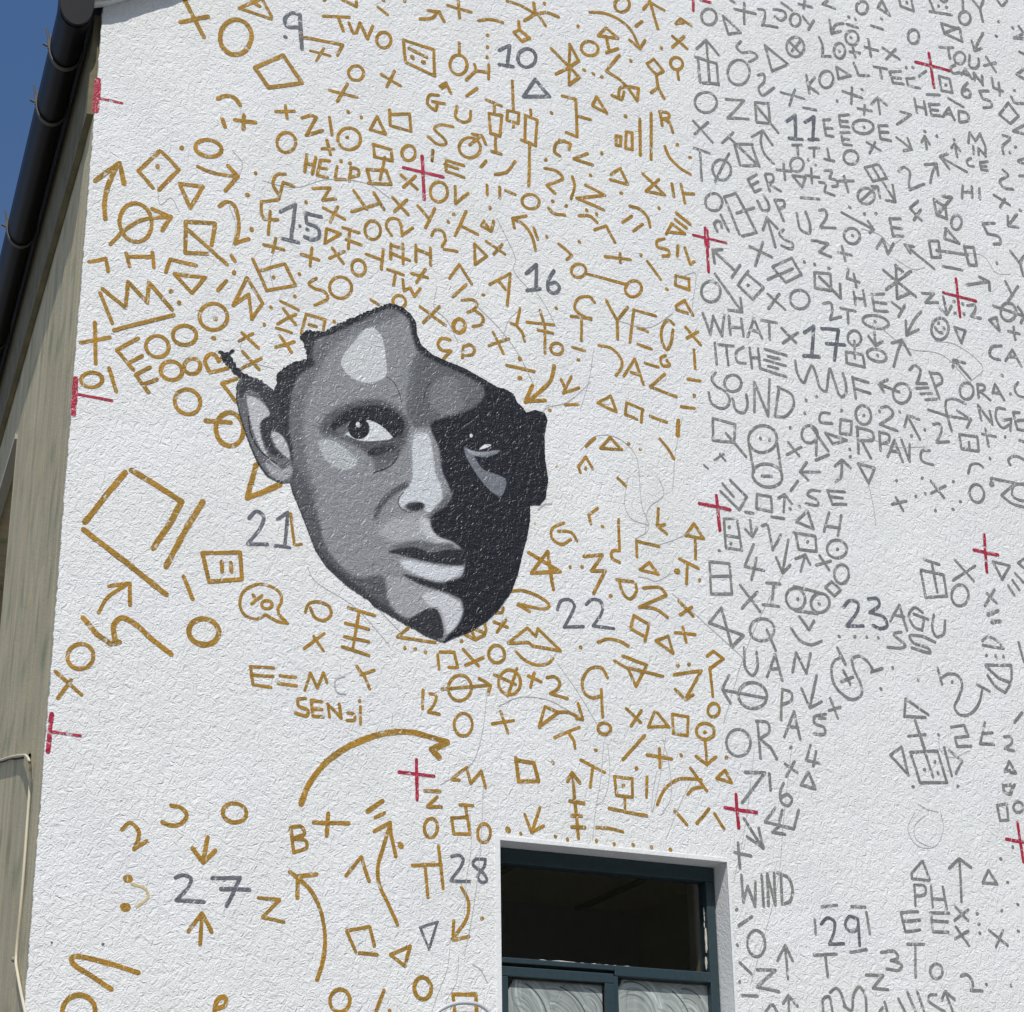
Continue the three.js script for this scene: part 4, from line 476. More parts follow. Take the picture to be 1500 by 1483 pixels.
fig(c(165, 600, 100, 650, 95, 760, 140, 850, 240, 915, 305, 880, 300, 800, 250, 690, 240, 620, 290, 600, 350, 640, 390, 700), [375, 715, 458, 688], [130, 540, 190, 660]); x([175, 705, 225, 805], [245, 750, 160, 785]); x([80, 905, 135, 1050], [155, 968, 70, 995]); fig([858, 685, 890, 805], c(885, 760, 930, 730, 1000, 740, 1035, 800, 1010, 900, 980, 970, 1020, 1025, 1080, 1025, 1150, 960, 1180, 850), [1145, 808, 1235, 855]); O(1020, 160, 62, 75); x([1270, 120, 1200, 235], [1215, 145, 1285, 215]); ln(22, [1295, 270, 1220, 300]); ln(24, [1250, 355, 1310, 348]); L([1420, 0, 1483, 70], [1400, 50, 1450, 120], [1370, 90, 1415, 160]); W(c(1180, 490, 1220, 460, 1290, 490, 1335, 545), [1335, 545, 1185, 520]); fig([1205, 665, 1390, 665], c(1390, 665, 1390, 780, 1345, 865), c(1345, 865, 1280, 820, 1220, 740), [1210, 675, 1300, 760, 1370, 785]); tr([625, 910, 790, 1025], [625, 910, 615, 1035, 770, 1045]); x([645, 1180, 770, 1168], [695, 1065, 770, 1290]); word('2E', 'grey', [[955, 1115, 1050, 1100, 1080, 1180, 985, 1190, 1000, 1255, 1100, 1250]], [[1200, 1080, 1165, 1235, 1265, 1240], [1185, 1160, 1255, 1155]]); N(c(1340, 1185, 1390, 1185, 1395, 1230, 1350, 1265), [1345, 1268, 1410, 1285]); L([1415, 1080, 1470, 1010], [0, 1050, 45, 1050]); tr([1445, 500, 1483, 640]);
tile(340, 820, 4.943); pen('ochre', 20);
fig(c(240, 400, 180, 430, 90, 400, 55, 320, 85, 230, 180, 180, 280, 195, 350, 250, 355, 310, 330, 355), [330, 355, 340, 400, 400, 462], c(400, 462, 320, 445, 245, 400)); word('YO', 'ochre', [[150, 255, 170, 290], [215, 260, 140, 320]], [o(250, 325, 38, 30)]); rings(c(530, 380, 555, 320, 620, 305, 700, 340, 715, 400, 660, 440, 600, 420, 565, 350)); fig([840, 348, 1030, 405], [918, 378, 870, 655], [818, 460, 988, 505], [812, 558, 988, 595], [795, 630, 990, 695]); x([665, 535, 520, 645], [590, 555, 660, 660]); word('E=M', 'ochre', [[300, 785, 130, 775, 150, 905, 280, 925], [145, 835, 295, 845]], [[345, 840, 460, 852], [330, 895, 465, 915]], [[525, 945, 565, 820, 615, 930, 660, 820, 685, 890]]); x([900, 772, 960, 850, 995, 935], [1028, 802, 930, 832]);
word('SENSI', 'ochre', [c(530, 1005, 475, 1015, 480, 1060, 545, 1090, 540, 1130, 455, 1110)], [[650, 1030, 570, 1020, 585, 1135, 660, 1140], [575, 1080, 650, 1085]], [[705, 1140, 690, 1045, 790, 1150, 775, 1045]], [c(835, 1110, 880, 1120, 885, 1160, 830, 1165)], [[928, 1065, 930, 1190], d(922, 1022)]); tr([1275, 495, 1195, 560, 1470, 600]); D(1250, 640, 1325, 648, 1400, 670); N([1382, 945, 1378, 1080]); N(c(1430, 970, 1475, 985, 1460, 1050, 1420, 1100), [1420, 1105, 1500, 1120]);
pen('pencil', 12); W(c(815, 845, 750, 870, 745, 930, 765, 965, 820, 975));
tile(310, 430, 2.852); pen('slate', 14); N(c(155, 940, 185, 910, 215, 930, 205, 975, 150, 1045), [150, 1048, 232, 1048]); N([275, 945, 318, 915, 305, 1055], [262, 1055, 325, 1062]); pen('ochre', 11); tr([330, 920, 345, 1050, 375, 1048]);
// --- round the window
tile(360, 1100, 4.943); pen('red', 23); mark([1235, 65, 1240, 355], [1108, 155, 1362, 185]); pen('ochre', 22);
x(26, [597, 455, 585, 615], [490, 520, 745, 525]); W(24, [325, 560, 345, 730], c(325, 555, 400, 550, 425, 600, 345, 635), c(350, 640, 430, 650, 440, 700, 345, 735)); ln(28, [990, 365, 880, 440]); ln(22, [1005, 450, 935, 485]); ar(25, c(1098, 1260, 1040, 1130, 970, 980, 955, 850, 1000, 680, 1045, 530), [930, 585, 1045, 520, 1050, 600, 1085, 765]); dots(d(1120, 685, 22)); zz(24, [725, 905, 835, 770, 892, 945]); W([1205, 830, 1415, 825], [1395, 690, 1428, 995], [1298, 835, 1318, 1060]); W([1295, 290, 1405, 295], [1385, 335, 1315, 405, 1415, 408]); O(1340, 560, 48, 68); ar(28, c(515, 1660, 560, 1510, 573, 1340, 535, 1140, 475, 1020, 385, 930, 318, 878), [370, 910, 510, 895], [375, 920, 372, 1065]); W([90, 1065, 245, 1080, 120, 1205, 275, 1240]); sq([730, 1305, 895, 1275, 930, 1415], [730, 1305, 795, 1455], [820, 1465, 950, 1478]);
pen('slate', 17); tr([1390, 1240, 1260, 1282], [1385, 1245, 1325, 1440], [1265, 1285, 1320, 1420]);
tile(440, 1183, 4.943); pen('ochre', 22); tr([650, 1065, 795, 1005, 755, 1150, 650, 1065]); ar(c(1165, 580, 1215, 680, 1205, 800, 1100, 955), [1110, 820, 1105, 960, 1220, 935]); D(1315, 805, 645, 1475); O(885, 1310, 58, 80, 0, 26); O(285, 1400, 72, 80, 0, 24); L([605, 1325, 545, 1483]); sq(26, [1270, 1355, 1105, 1355, 1115, 1483], [1270, 1355, 1275, 1483]);
tile(640, 1060, 4.943); pen('slate', 21); N(c(105, 965, 160, 955, 190, 985, 170, 1040, 100, 1135), [100, 1140, 235, 1145]); N(c(350, 985, 280, 985, 260, 1020, 340, 1090, 360, 1140, 320, 1150, 295, 1110, 345, 1030, 350, 990)); pen('ochre', 20);
W([105, 405, 215, 318, 245, 435, 320, 345, 352, 465], [120, 410, 160, 410]); sq(24, [570, 250, 590, 420, 735, 420, 700, 285, 575, 265]); D(840, 285, 607, 798, 858, 820, 945, 842, 1283, 875, 1420, 880, 1445, 325); dots(d(515, 772, 21)); dots(d(1155, 852, 12)); sq([205, 590, 240, 800, 120, 800, 105, 685, 220, 680], [165, 590, 260, 595]); O(340, 795, 45, 70); ar([745, 610, 685, 790], [635, 660, 685, 790, 772, 742]); ar(22, [980, 360, 1025, 830], [945, 420, 978, 355, 1035, 430], [960, 562, 1065, 580], [975, 668, 1045, 672], [975, 750, 1070, 752]); W([1040, 265, 1215, 355], [1130, 310, 1110, 465]); sq([1285, 385, 1415, 400, 1415, 535, 1300, 520, 1285, 385], d(1350, 450), [1360, 540, 1362, 640], [1245, 615, 1360, 640, 1520, 669]); cv(c(1155, 755, 1240, 760, 1345, 785));
tile(900, 1080, 4.943); L([235, 290, 232, 435], [435, 535, 525, 635], [685, 520, 595, 625], [725, 555, 795, 665]); ar(c(310, 490, 370, 370, 470, 305, 630, 310), [550, 225, 670, 390], c(530, 415, 570, 375, 640, 360)); tr([800, 240, 740, 300, 850, 330, 800, 240]); D(135, 780, 268, 798, 405, 815);
pen('red', 24); mark([880, 415, 900, 660], [800, 512, 1030, 548]); pen('grey', 20);
N([945, 255, 1090, 258, 925, 475]); L([1122, 265, 1130, 385], [995, 1300, 900, 1368]); N(c(1225, 335, 1200, 400, 1215, 480, 1260, 495, 1285, 450, 1250, 415, 1210, 435)); tr([1405, 255, 1350, 345, 1455, 375, 1405, 255]); fig([1165, 510, 1090, 615, 1300, 665, 1335, 530], [1215, 530, 1190, 640], [1200, 640, 1145, 690, 1235, 705]); ar([938, 590, 1075, 805], [1045, 660, 1078, 805, 960, 720]); x([895, 765, 910, 950], [870, 835, 990, 862]); word('WIND', 'grey', [[918, 1000, 935, 1195, 965, 1080, 1018, 1225, 1020, 1050]], [[1065, 1000, 1080, 1225]], [[1105, 990, 1115, 1220], [1105, 990, 1165, 1215, 1155, 985]], [[1205, 1000, 1215, 1205], c(1180, 985, 1260, 1020, 1290, 1110, 1270, 1190, 1215, 1210)]); D(885, 1250);
tile(1050, 1183, 4.943); pen('slate', 21); N(c(755, 845, 800, 800, 850, 825, 850, 900, 815, 990), [815, 992, 920, 988]); N(c(1020, 810, 960, 790, 930, 850, 960, 895, 1010, 890, 1025, 840), [1022, 810, 1035, 1000]); pen('grey', 19);
O(285, 985, 65, 92, -8); L([165, 1125, 250, 1205], [185, 1362, 295, 1368], [760, 720, 870, 708], [975, 718, 1075, 722], [708, 812, 715, 915], [1083, 760, 1108, 915], [968, 1050, 1085, 1030]); D(150, 998, 165, 1265); ar([495, 1005, 515, 1240], [440, 1110, 495, 1000, 550, 1110]); W([290, 1175, 425, 1180, 290, 1300, 450, 1335]); ar([518, 1365, 522, 1490], [480, 1420, 518, 1362, 585, 1440]); cv(c(345, 1490, 400, 1430, 440, 1490)); W([705, 1072, 870, 1062], [785, 1070, 805, 1230]); N(c(1190, 1050, 1290, 1045, 1310, 1090, 1260, 1110), c(1270, 1110, 1340, 1140, 1320, 1180, 1230, 1170)); W([1080, 1215, 1205, 1218, 1130, 1310, 1240, 1320]); zz(c(770, 1490, 770, 1390, 810, 1370, 840, 1490), c(820, 1340, 860, 1310, 890, 1330, 930, 1440), c(920, 1440, 975, 1470, 990, 1360, 1030, 1300, 1070, 1350, 1085, 1490)); W([1175, 1490, 1200, 1450], [1215, 1410, 1235, 1490]);
tile(1280, 1360, 6.818); pen('grey', 25); W([335, 160, 500, 160], [415, 165, 418, 490]); O(625, 430, 62, 72); N(c(870, 480, 920, 462, 975, 510, 990, 570, 970, 625), [970, 625, 1085, 628]); D(1125, 562, 1372, 575); L([245, 705, 315, 839], [335, 640, 420, 839], [435, 635, 505, 839]); W(c(625, 665, 560, 670, 545, 720, 600, 770, 710, 835)); ar([715, 640, 790, 839], [680, 720, 712, 630, 808, 712]);
tile(1200, 1080, 4.943); pen('grey', 18);
sq([695, -121, 825, 290], [660, 110, 855, 100, 925, 330, 730, 330, 660, 110], d(838, 180), d(762, 235), d(860, 260)); tr([595, 70, 515, 130, 645, 275, 600, 80]); L([905, 75, 960, 280]); zz([940, 95, 1035, 175, 990, 265]); D(680, 360, 1005, 357, 1145, 1280, 1157, 1355, 1163, 1420, 1323, 1257, 1440, 1213, 1443, 1405, 1365, 1052, 1315, 882, 1402, 797); tr([745, 900, 670, 985, 672, 1025, 790, 1040], [750, 900, 800, 1035]); word('PH', 'grey', [[690, 1070, 697, 1220], c(690, 1070, 765, 1080, 765, 1140, 700, 1150)], [[810, 1080, 822, 1230], [895, 1085, 925, 1245], [818, 1170, 910, 1175]]); word('EE', 'grey', [[715, 1265, 590, 1270, 625, 1410, 730, 1395], [605, 1335, 730, 1325]], [[940, 1275, 808, 1272, 825, 1410, 935, 1412], [818, 1330, 930, 1338]]); ar([1015, 880, 1030, 1190], [942, 950, 1015, 880, 1100, 945]); tr([1225, 965, 1185, 1058, 1290, 1065, 1225, 965]); x([985, 1225, 1078, 1330], [1080, 1250, 980, 1328]); x([990, 1375, 1085, 1510], [1080, 1405, 985, 1460]); x([1230, 1400, 1365, 1510], [1330, 1400, 1280, 1520]); tr([1375, 175, 1345, 250, 1380, 240], [1375, 175, 1425, 260, 1385, 255]); W(c(1330, 345, 1345, 400, 1385, 410, 1395, 350, 1340, 350), [1415, 345, 1375, 415]); sq([1290, 495, 1360, 485, 1370, 600, 1310, 605, 1290, 495]); O(1442, 508, 35, 38);
pen('red', 21); mark([1435, 620, 1480, 905], [1355, 740, 1500, 765]);
// --- thin pencil construction lines
tile(0, 0, 1); pen('pencil', 0.9);
for (const p of [[715, 1000, 705, 1080, 690, 1120, 645, 1150], [688, 1190, 690, 1240, 683, 1290, 680, 1340], [708, 1150, 706, 1200, 700, 1280, 690, 1350, 680, 1400], [660, 1376, 655, 1420, 640, 1460, 632, 1483], [672, 1400, 668, 1440, 655, 1465, 652, 1483], [884, 1090, 880, 1140, 872, 1190, 868, 1230], [890, 1090, 893, 1130, 885, 1170, 874, 1180], [975, 1080, 968, 1130, 955, 1190, 955, 1170, 962, 1130], [970, 1080, 980, 1120, 982, 1170, 968, 1195], [1020, 1130, 1000, 1170, 975, 1230], [1105, 1100, 1090, 1220, 1075, 1290], [1160, 1090, 1148, 1200, 1140, 1290, 1120, 1370, 1100, 1440], [985, 870, 1040, 920, 1090, 965], [1148, 840, 1120, 890, 1090, 960, 1060, 1060], [730, 1035, 760, 1022, 800, 1025, 840, 1045], [815, 970, 850, 1020, 885, 1080], [450, 830, 460, 850, 520, 890, 570, 945], [500, 850, 540, 880, 590, 930], [728, 320, 740, 345, 755, 380, 752, 395, 780, 430], [640, 420, 636, 450, 655, 470, 670, 500], [700, 450, 730, 480, 760, 520, 780, 560], [780, 420, 800, 450, 815, 480], [760, 455, 745, 470, 735, 500], [870, 510, 862, 560, 850, 600], [850, 660, 870, 640, 900, 640, 930, 665, 938, 720], [936, 690, 940, 740, 950, 775, 930, 790], [965, 700, 972, 725, 950, 745, 945, 780], [1000, 610, 990, 660, 985, 720], [920, 700, 915, 740, 925, 760, 950, 770], [960, 800, 990, 790, 1010, 780], [385, 265, 430, 275, 480, 263, 540, 270, 570, 290], [335, 300, 345, 330, 340, 360], [400, 370, 395, 395, 400, 420], [360, 490, 352, 510, 370, 530, 400, 540], [230, 270, 235, 300, 250, 290, 262, 310], [340, 220, 355, 240, 348, 262], [1290, 480, 1330, 510, 1380, 520, 1420, 560], [1370, 500, 1400, 505, 1440, 540, 1420, 560], [1262, 335, 1290, 345, 1305, 360, 1320, 350], [1400, 370, 1440, 375, 1460, 400, 1480, 402], [1270, 640, 1310, 655, 1355, 655], [1270, 700, 1280, 745, 1283, 770], [1340, 1190, 1330, 1215, 1345, 1240, 1370, 1240, 1382, 1215, 1378, 1190], [1345, 1178, 1358, 1186, 1375, 1190], [1355, 1195, 1340, 1210, 1342, 1230, 1360, 1240], [1375, 1075, 1378, 1100, 1395, 1110, 1420, 1100], [1312, 380, 1340, 395, 1355, 392], [935, 845, 950, 848, 960, 852, 985, 840], [865, 560, 830, 590, 800, 598, 790, 610], [905, 470, 950, 480, 985, 460], [1000, 405, 1018, 400, 1015, 440, 1012, 465]]) pencil(c(...p));
pencil(c(575, 1045, 574, 1060)); pencil(2.2, c(788, 747, 797, 740, 808, 738)); pencil(1.6, c(693, 1414, 703, 1420, 714, 1440));

// ---------------------------------------------------------------- the painted portrait
{
  tile(310, 430, 2.852);
  const pts = (a) => { const r = []; for (let i = 0; i < a.length; i += 2) r.push(at(a[i], a[i + 1])); return r; };
  const OUT = [48, 282, 85, 325, 118, 352, 102, 380, 100, 440, 113, 500, 130, 560, 160, 640, 190, 710, 230, 765, 285, 793, 325, 790, 335, 830, 365, 900, 400, 990, 430, 1070, 475, 1140, 560, 1220, 650, 1280, 680, 1310, 760, 1355, 830, 1395, 900, 1435, 970, 1460, 1010, 1440, 1080, 1415, 1150, 1370, 1200, 1320, 1250, 1250, 1280, 1170, 1300, 1080, 1315, 1030, 1330, 950, 1330, 885, 1370, 885, 1395, 855, 1405, 780, 1392, 690, 1390, 590, 1402, 530, 1390, 500, 1350, 487, 1315, 498, 1300, 478, 1275, 455, 1260, 420, 1220, 398, 1190, 392, 1130, 355, 1050, 310, 985, 285, 920, 255, 875, 215, 857, 170, 855, 125, 830, 85, 790, 55, 745, 40, 700, 55, 640, 80, 570, 110, 500, 140, 470, 160, 400, 155, 365, 180, 380, 200, 395, 240, 395, 275, 340, 290, 300, 310, 270, 345, 268, 390, 256, 408, 238, 385, 205, 362, 150, 345, 105, 305, 88, 280, 78, 262, 97, 236, 58, 250, 28, 240];
  // resample the outline with a brush-ragged edge, rougher along the hair
  const ol = []; const rag = lattice(256, 151);
  for (let i = 0, n = OUT.length / 2, q = 0; i < n; i++) {
    const ax = OUT[2 * i], ay = OUT[2 * i + 1], bx = OUT[2 * ((i + 1) % n)], by = OUT[2 * ((i + 1) % n) + 1], l = Math.hypot(bx - ax, by - ay), m = Math.max(1, Math.round(l / 7));
    for (let k = 0; k < m; k++, q++) {
      const t = k / m, px = ax + (bx - ax) * t, py = ay + (by - ay) * t, hair = py < 420 && px < 760 ? 6.5 : py > 1200 && px < 980 ? 3.5 : 1.4, j = hair * (rag(q * 0.83, 0.5) + 0.5 * rag(q * 2.7, 4.5));
      ol.push(px - (by - ay) / l * j, py + (bx - ax) / l * j);
    }
  }
  const O2 = pts(ol), xs = O2.map((p) => p[0]), ys = O2.map((p) => p[1]), x0 = Math.min(...xs) - 0.02, x1 = Math.max(...xs) + 0.02, y0 = Math.min(...ys) - 0.02, y1 = Math.max(...ys) + 0.02;
  const CW = 1100, CH = Math.round(CW * (y1 - y0) / (x1 - x0)), PPM = CW / (x1 - x0), K = PPM * 0.00122;   // K: tracing units to canvas pixels
  const canvas = document.createElement('canvas'); canvas.width = CW; canvas.height = CH;
  const g = canvas.getContext('2d');
  const path = (a, smooth, open) => {
    const p = pts(a).map(([px, py]) => [(px - x0) * PPM, (y1 - py) * PPM]); g.beginPath();
    if (!smooth) { p.forEach((q, i) => (i ? g.lineTo(...q) : g.moveTo(...q))); if (!open) g.closePath(); return; }
    const cu = new THREE.CatmullRomCurve3(p.map((q) => new THREE.Vector3(q[0], q[1], 0)), !open, 'centripetal').getPoints(p.length * 10); cu.forEach((q, i) => (i ? g.lineTo(q.x, q.y) : g.moveTo(q.x, q.y)));
  };
  const tone = (v) => { const r = Array.isArray(v) ? v : [v - 1, v, v + 3]; return `rgb(${r.map((e) => Math.round(Math.max(0, Math.min(255, e)))).join(',')})`; };
  const blot = (v, soft, a, alpha = 1) => { g.filter = soft ? `blur(${(soft * 0.65 * K).toFixed(2)}px)` : 'none'; g.globalAlpha = alpha; g.fillStyle = tone(v); path(a, true); g.fill(); g.globalAlpha = 1; g.filter = 'none'; };
  const line = (v, w, soft, a, alpha = 1) => { g.filter = soft ? `blur(${(soft * 0.65 * K).toFixed(2)}px)` : 'none'; g.globalAlpha = alpha; g.strokeStyle = tone(v); g.lineWidth = w * K; g.lineCap = 'round'; g.lineJoin = 'round'; path(a, true, true); g.stroke(); g.globalAlpha = 1; g.filter = 'none'; };
  const disc = (v, soft, cx, cy, rx, ry, alpha = 1) => { const a = []; for (let i = 0; i < 16; i++) a.push(cx + rx * Math.cos(i * Math.PI / 8), cy + ry * Math.sin(i * Math.PI / 8)); blot(v, soft, a, alpha); };
  g.fillStyle = tone(142); g.fillRect(0, 0, CW, CH);
  // forehead and temple tones
  blot(108, 14, [400, 300, 440, 210, 560, 150, 740, 70, 800, 90, 620, 150, 520, 210, 450, 320, 400, 420, 380, 560, 410, 760, 440, 860, 400, 860, 330, 700, 320, 460]);
  blot(98, 7, [830, 300, 860, 250, 930, 260, 1060, 320, 1190, 400, 1140, 450, 1080, 490, 930, 550, 860, 570, 815, 500, 815, 400]);
  disc(128, 5, 985, 430, 78, 82, 0.85); blot(108, 10, [1030, 350, 1090, 365, 1130, 410, 1080, 460, 1040, 440], 0.8); blot(136, 16, [560, 400, 700, 420, 790, 380, 820, 300, 800, 180, 840, 250, 810, 470, 700, 460], 0.5);
  // face edge and jaw
  blot(86, 9, [315, 680, 375, 760, 420, 850, 450, 960, 478, 1060, 560, 1160, 620, 1190, 700, 1180, 735, 1210, 745, 1290, 800, 1345, 900, 1400, 960, 1455, 900, 1470, 640, 1300, 440, 1140, 340, 880, 310, 780]);
  blot(58, 6, [325, 790, 352, 850, 385, 940, 420, 1030, 460, 1090, 520, 1150, 620, 1230, 700, 1290, 800, 1350, 900, 1410, 960, 1470, 880, 1450, 640, 1300, 440, 1130, 350, 900]);
  // hair
  blot(44, 6, [240, 400, 262, 350, 330, 285, 400, 265, 430, 290, 360, 350, 330, 440, 322, 560, 338, 700, 318, 700, 292, 590, 270, 500, 240, 440]);
  blot(46, 8, [355, 170, 400, 145, 480, 150, 580, 100, 690, 50, 745, 30, 800, 50, 850, 90, 868, 170, 890, 220, 1000, 280, 1200, 390, 1180, 410, 1040, 330, 930, 285, 860, 240, 835, 170, 820, 110, 780, 75, 740, 66, 690, 84, 580, 138, 500, 170, 440, 195, 420, 250, 420, 300, 385, 290, 390, 230]);
  line(40, 20, 3, [105, 380, 60, 290, 80, 300, 120, 340, 170, 355]); blot(36, 1, [20, 232, 60, 245, 105, 225, 85, 262, 95, 290, 130, 330, 210, 362, 180, 380, 110, 350, 40, 280]);
  // ear
  blot(104, 4, [110, 375, 160, 352, 215, 372, 250, 430, 290, 560, 330, 690, 332, 780, 285, 800, 220, 760, 150, 640, 105, 480]); blot(58, 5, [118, 372, 170, 352, 240, 400, 290, 520, 330, 680, 310, 690, 260, 560, 215, 450, 160, 400, 120, 440]);
  blot(190, 3, [148, 430, 188, 440, 238, 490, 238, 512, 206, 535, 200, 570, 212, 625, 240, 690, 292, 738, 262, 722, 205, 650, 172, 575, 155, 500]); blot(52, 3, [203, 550, 222, 522, 262, 518, 300, 560, 322, 640, 300, 600, 268, 572, 246, 580, 252, 630, 300, 690, 248, 672, 214, 615]); blot(188, 3, [250, 582, 282, 586, 318, 640, 324, 692, 292, 668, 262, 630]); blot(165, 4, [222, 705, 290, 738, 332, 722, 328, 765, 288, 782, 246, 757]); line(34, 5, 0.8, [152, 515, 162, 585, 195, 650, 235, 688, 268, 712]); line(46, 9, 2, [104, 385, 102, 450, 130, 560, 165, 650, 205, 730, 245, 775, 290, 792]);
  // highlights
  blot([203, 206, 206], 2.2, [640, 152, 672, 144, 708, 180, 724, 250, 726, 345, 696, 366, 645, 376, 582, 352, 540, 300, 545, 268, 592, 205]); blot([200, 204, 203], 4, [446, 622, 500, 614, 568, 658, 608, 700, 592, 730, 540, 736, 482, 704]); blot(140, 10, [440, 620, 520, 600, 600, 660, 630, 720, 560, 760, 470, 720], 0.3);
  // eye
  blot(84, 13, [450, 580, 480, 510, 590, 455, 720, 450, 815, 520, 825, 580, 800, 640, 760, 690, 690, 700, 620, 650, 540, 610]); blot(34, 4, [498, 560, 520, 520, 600, 478, 680, 470, 752, 488, 798, 530, 802, 570, 775, 604, 738, 575, 655, 528, 585, 528, 535, 556, 508, 575]); blot(120, 6, [520, 575, 560, 560, 590, 590, 560, 610], 0.6);
  blot([214, 217, 219], 0.7, [560, 588, 585, 604, 620, 616, 690, 617, 752, 606, 756, 596, 720, 564, 658, 528, 620, 560]); disc(27, 1, 614, 566, 44, 44); disc(225, 0.6, 610, 549, 9, 11); line(30, 9, 1.5, [500, 556, 540, 545, 590, 524, 650, 524, 710, 550, 762, 600]); blot(46, 5, [648, 664, 700, 640, 768, 638, 762, 656, 705, 676, 660, 680]); blot(92, 8, [680, 690, 770, 660, 765, 700, 730, 730, 690, 748], 0.8); line(36, 4, 0.8, [784, 652, 772, 690, 740, 725, 675, 751]);
  // nose
  blot(150, 9, [822, 590, 900, 560, 930, 640, 950, 760, 975, 830, 960, 900, 900, 925, 780, 880, 825, 790, 832, 690]); blot([206, 209, 213], 4, [848, 590, 900, 588, 922, 660, 932, 745, 952, 795, 962, 835, 955, 875, 912, 915, 885, 905, 868, 880, 822, 878, 792, 895, 780, 868, 795, 832, 832, 790, 838, 700, 836, 640]);
  disc(44, 6, 850, 892, 38, 18); disc(36, 3, 868, 886, 20, 11); line(70, 3.5, 0.8, [800, 832, 778, 866, 790, 900, 822, 916]); line(84, 20, 5, [812, 800, 745, 842, 702, 892, 684, 932]); blot(104, 5, [960, 868, 1000, 830, 1010, 862, 950, 925, 905, 945, 915, 915]);
  // mouth and chin
  blot(170, 12, [715, 965, 790, 935, 890, 935, 950, 990, 1030, 1050, 980, 1070, 880, 1050, 760, 1040, 700, 1005]); blot(204, 8, [880, 930, 930, 985, 1020, 1035, 1000, 1055, 920, 1030, 870, 980], 0.8); blot(104, 7, [750, 1062, 860, 1032, 925, 1046, 1010, 1048, 1000, 1090, 860, 1090]); blot(38, 4, [735, 1080, 800, 1066, 850, 1062, 910, 1084, 1000, 1070, 1052, 1078, 1052, 1132, 950, 1130, 850, 1110, 780, 1092]); blot([208, 211, 216], 7, [785, 1115, 880, 1126, 960, 1142, 1052, 1148, 1040, 1172, 960, 1202, 870, 1182, 800, 1145]);
  blot(162, 9, [735, 1190, 800, 1195, 900, 1232, 1000, 1272, 1046, 1320, 1030, 1382, 985, 1428, 958, 1380, 930, 1325, 885, 1342, 840, 1358, 785, 1345, 740, 1285]); blot(204, 5, [955, 1252, 1035, 1295, 1044, 1330, 1026, 1382, 986, 1424, 972, 1372, 952, 1320, 900, 1300, 880, 1260]); blot(40, 5, [800, 1176, 860, 1188, 960, 1212, 1050, 1195, 1080, 1280, 960, 1244, 870, 1216]); blot(46, 2.5, [850, 1346, 905, 1318, 938, 1322, 962, 1375, 962, 1440, 900, 1430, 800, 1385]);
  // the dark half of the face
  blot([25, 25, 31], 5, [1185, 385, 1140, 372, 1138, 430, 1095, 478, 1010, 512, 915, 548, 950, 650, 962, 740, 988, 800, 1004, 850, 975, 892, 922, 930, 914, 968, 942, 1012, 1012, 1042, 1050, 1080, 1056, 1150, 1035, 1192, 975, 1212, 985, 1240, 1035, 1272, 1052, 1322, 1032, 1382, 990, 1428, 960, 1470, 1100, 1440, 1260, 1290, 1340, 1050, 1360, 900, 1430, 860, 1420, 500, 1300, 440, 1230, 390]);
  blot([118, 121, 127], 2.2, [1055, 640, 1082, 655, 1140, 664, 1206, 655, 1190, 671, 1130, 686, 1098, 682, 1112, 708, 1132, 735, 1180, 754, 1226, 776, 1230, 800, 1206, 850, 1180, 840, 1130, 790, 1082, 720, 1056, 668]); blot([170, 173, 178], 3, [1060, 648, 1100, 662, 1190, 658, 1130, 678, 1080, 672], 0.7); disc(225, 0.8, 1083, 595, 7, 8); blot(225, 0.8, [1118, 652, 1140, 632, 1168, 634, 1150, 646]);
  line(58, 3, 0.6, [730, 350, 762, 376, 785, 425, 792, 455]); line(58, 3.5, 0.8, [915, 370, 895, 402, 885, 440]);
  line(34, 15, 2.5, [366, 182, 380, 205, 394, 245, 394, 278, 340, 292, 300, 312, 272, 350]); line(34, 22, 3, [372, 180, 405, 165, 470, 168, 570, 118, 700, 62, 745, 48, 790, 64, 826, 92, 848, 130, 850, 172, 870, 218, 918, 262, 985, 296, 1060, 330, 1130, 368, 1190, 402]);
  line(52, 12, 3, [430, 1075, 475, 1140, 560, 1220, 650, 1280, 760, 1355, 900, 1435], 0.9);
  // brush and roller marks
  seed = 4711; for (let i = 0; i < 5200; i++) { const v = rnd() < 0.5 ? 0 : 255; g.fillStyle = `rgba(${v},${v},${v},${0.02 + rnd() * 0.05})`; g.beginPath(); g.ellipse(rnd() * CW, rnd() * CH, 1 + rnd() * 7, 1 + rnd() * 2.5, rnd() * 3, 0, 7); g.fill(); }
  const map = new THREE.CanvasTexture(canvas); map.colorSpace = THREE.SRGBColorSpace;
  map.repeat.set(1 / (x1 - x0), 1 / (y1 - y0)); map.offset.set(-x0 / (x1 - x0), -y0 / (y1 - y0));
  const geo = new THREE.ShapeGeometry(new THREE.Shape(O2.map((p) => new THREE.Vector2(p[0], p[1])))); geo.translate(0, 0, 0.0032); uvMetres(geo);
  const face = mesh('painted_portrait', geo, new THREE.MeshStandardMaterial({ map, bumpMap: reliefTexture, bumpScale: 0.0056, roughness: 0.4 }), house);
  face.userData = { label: 'black and grey painted portrait of a face, half in shadow' };
}

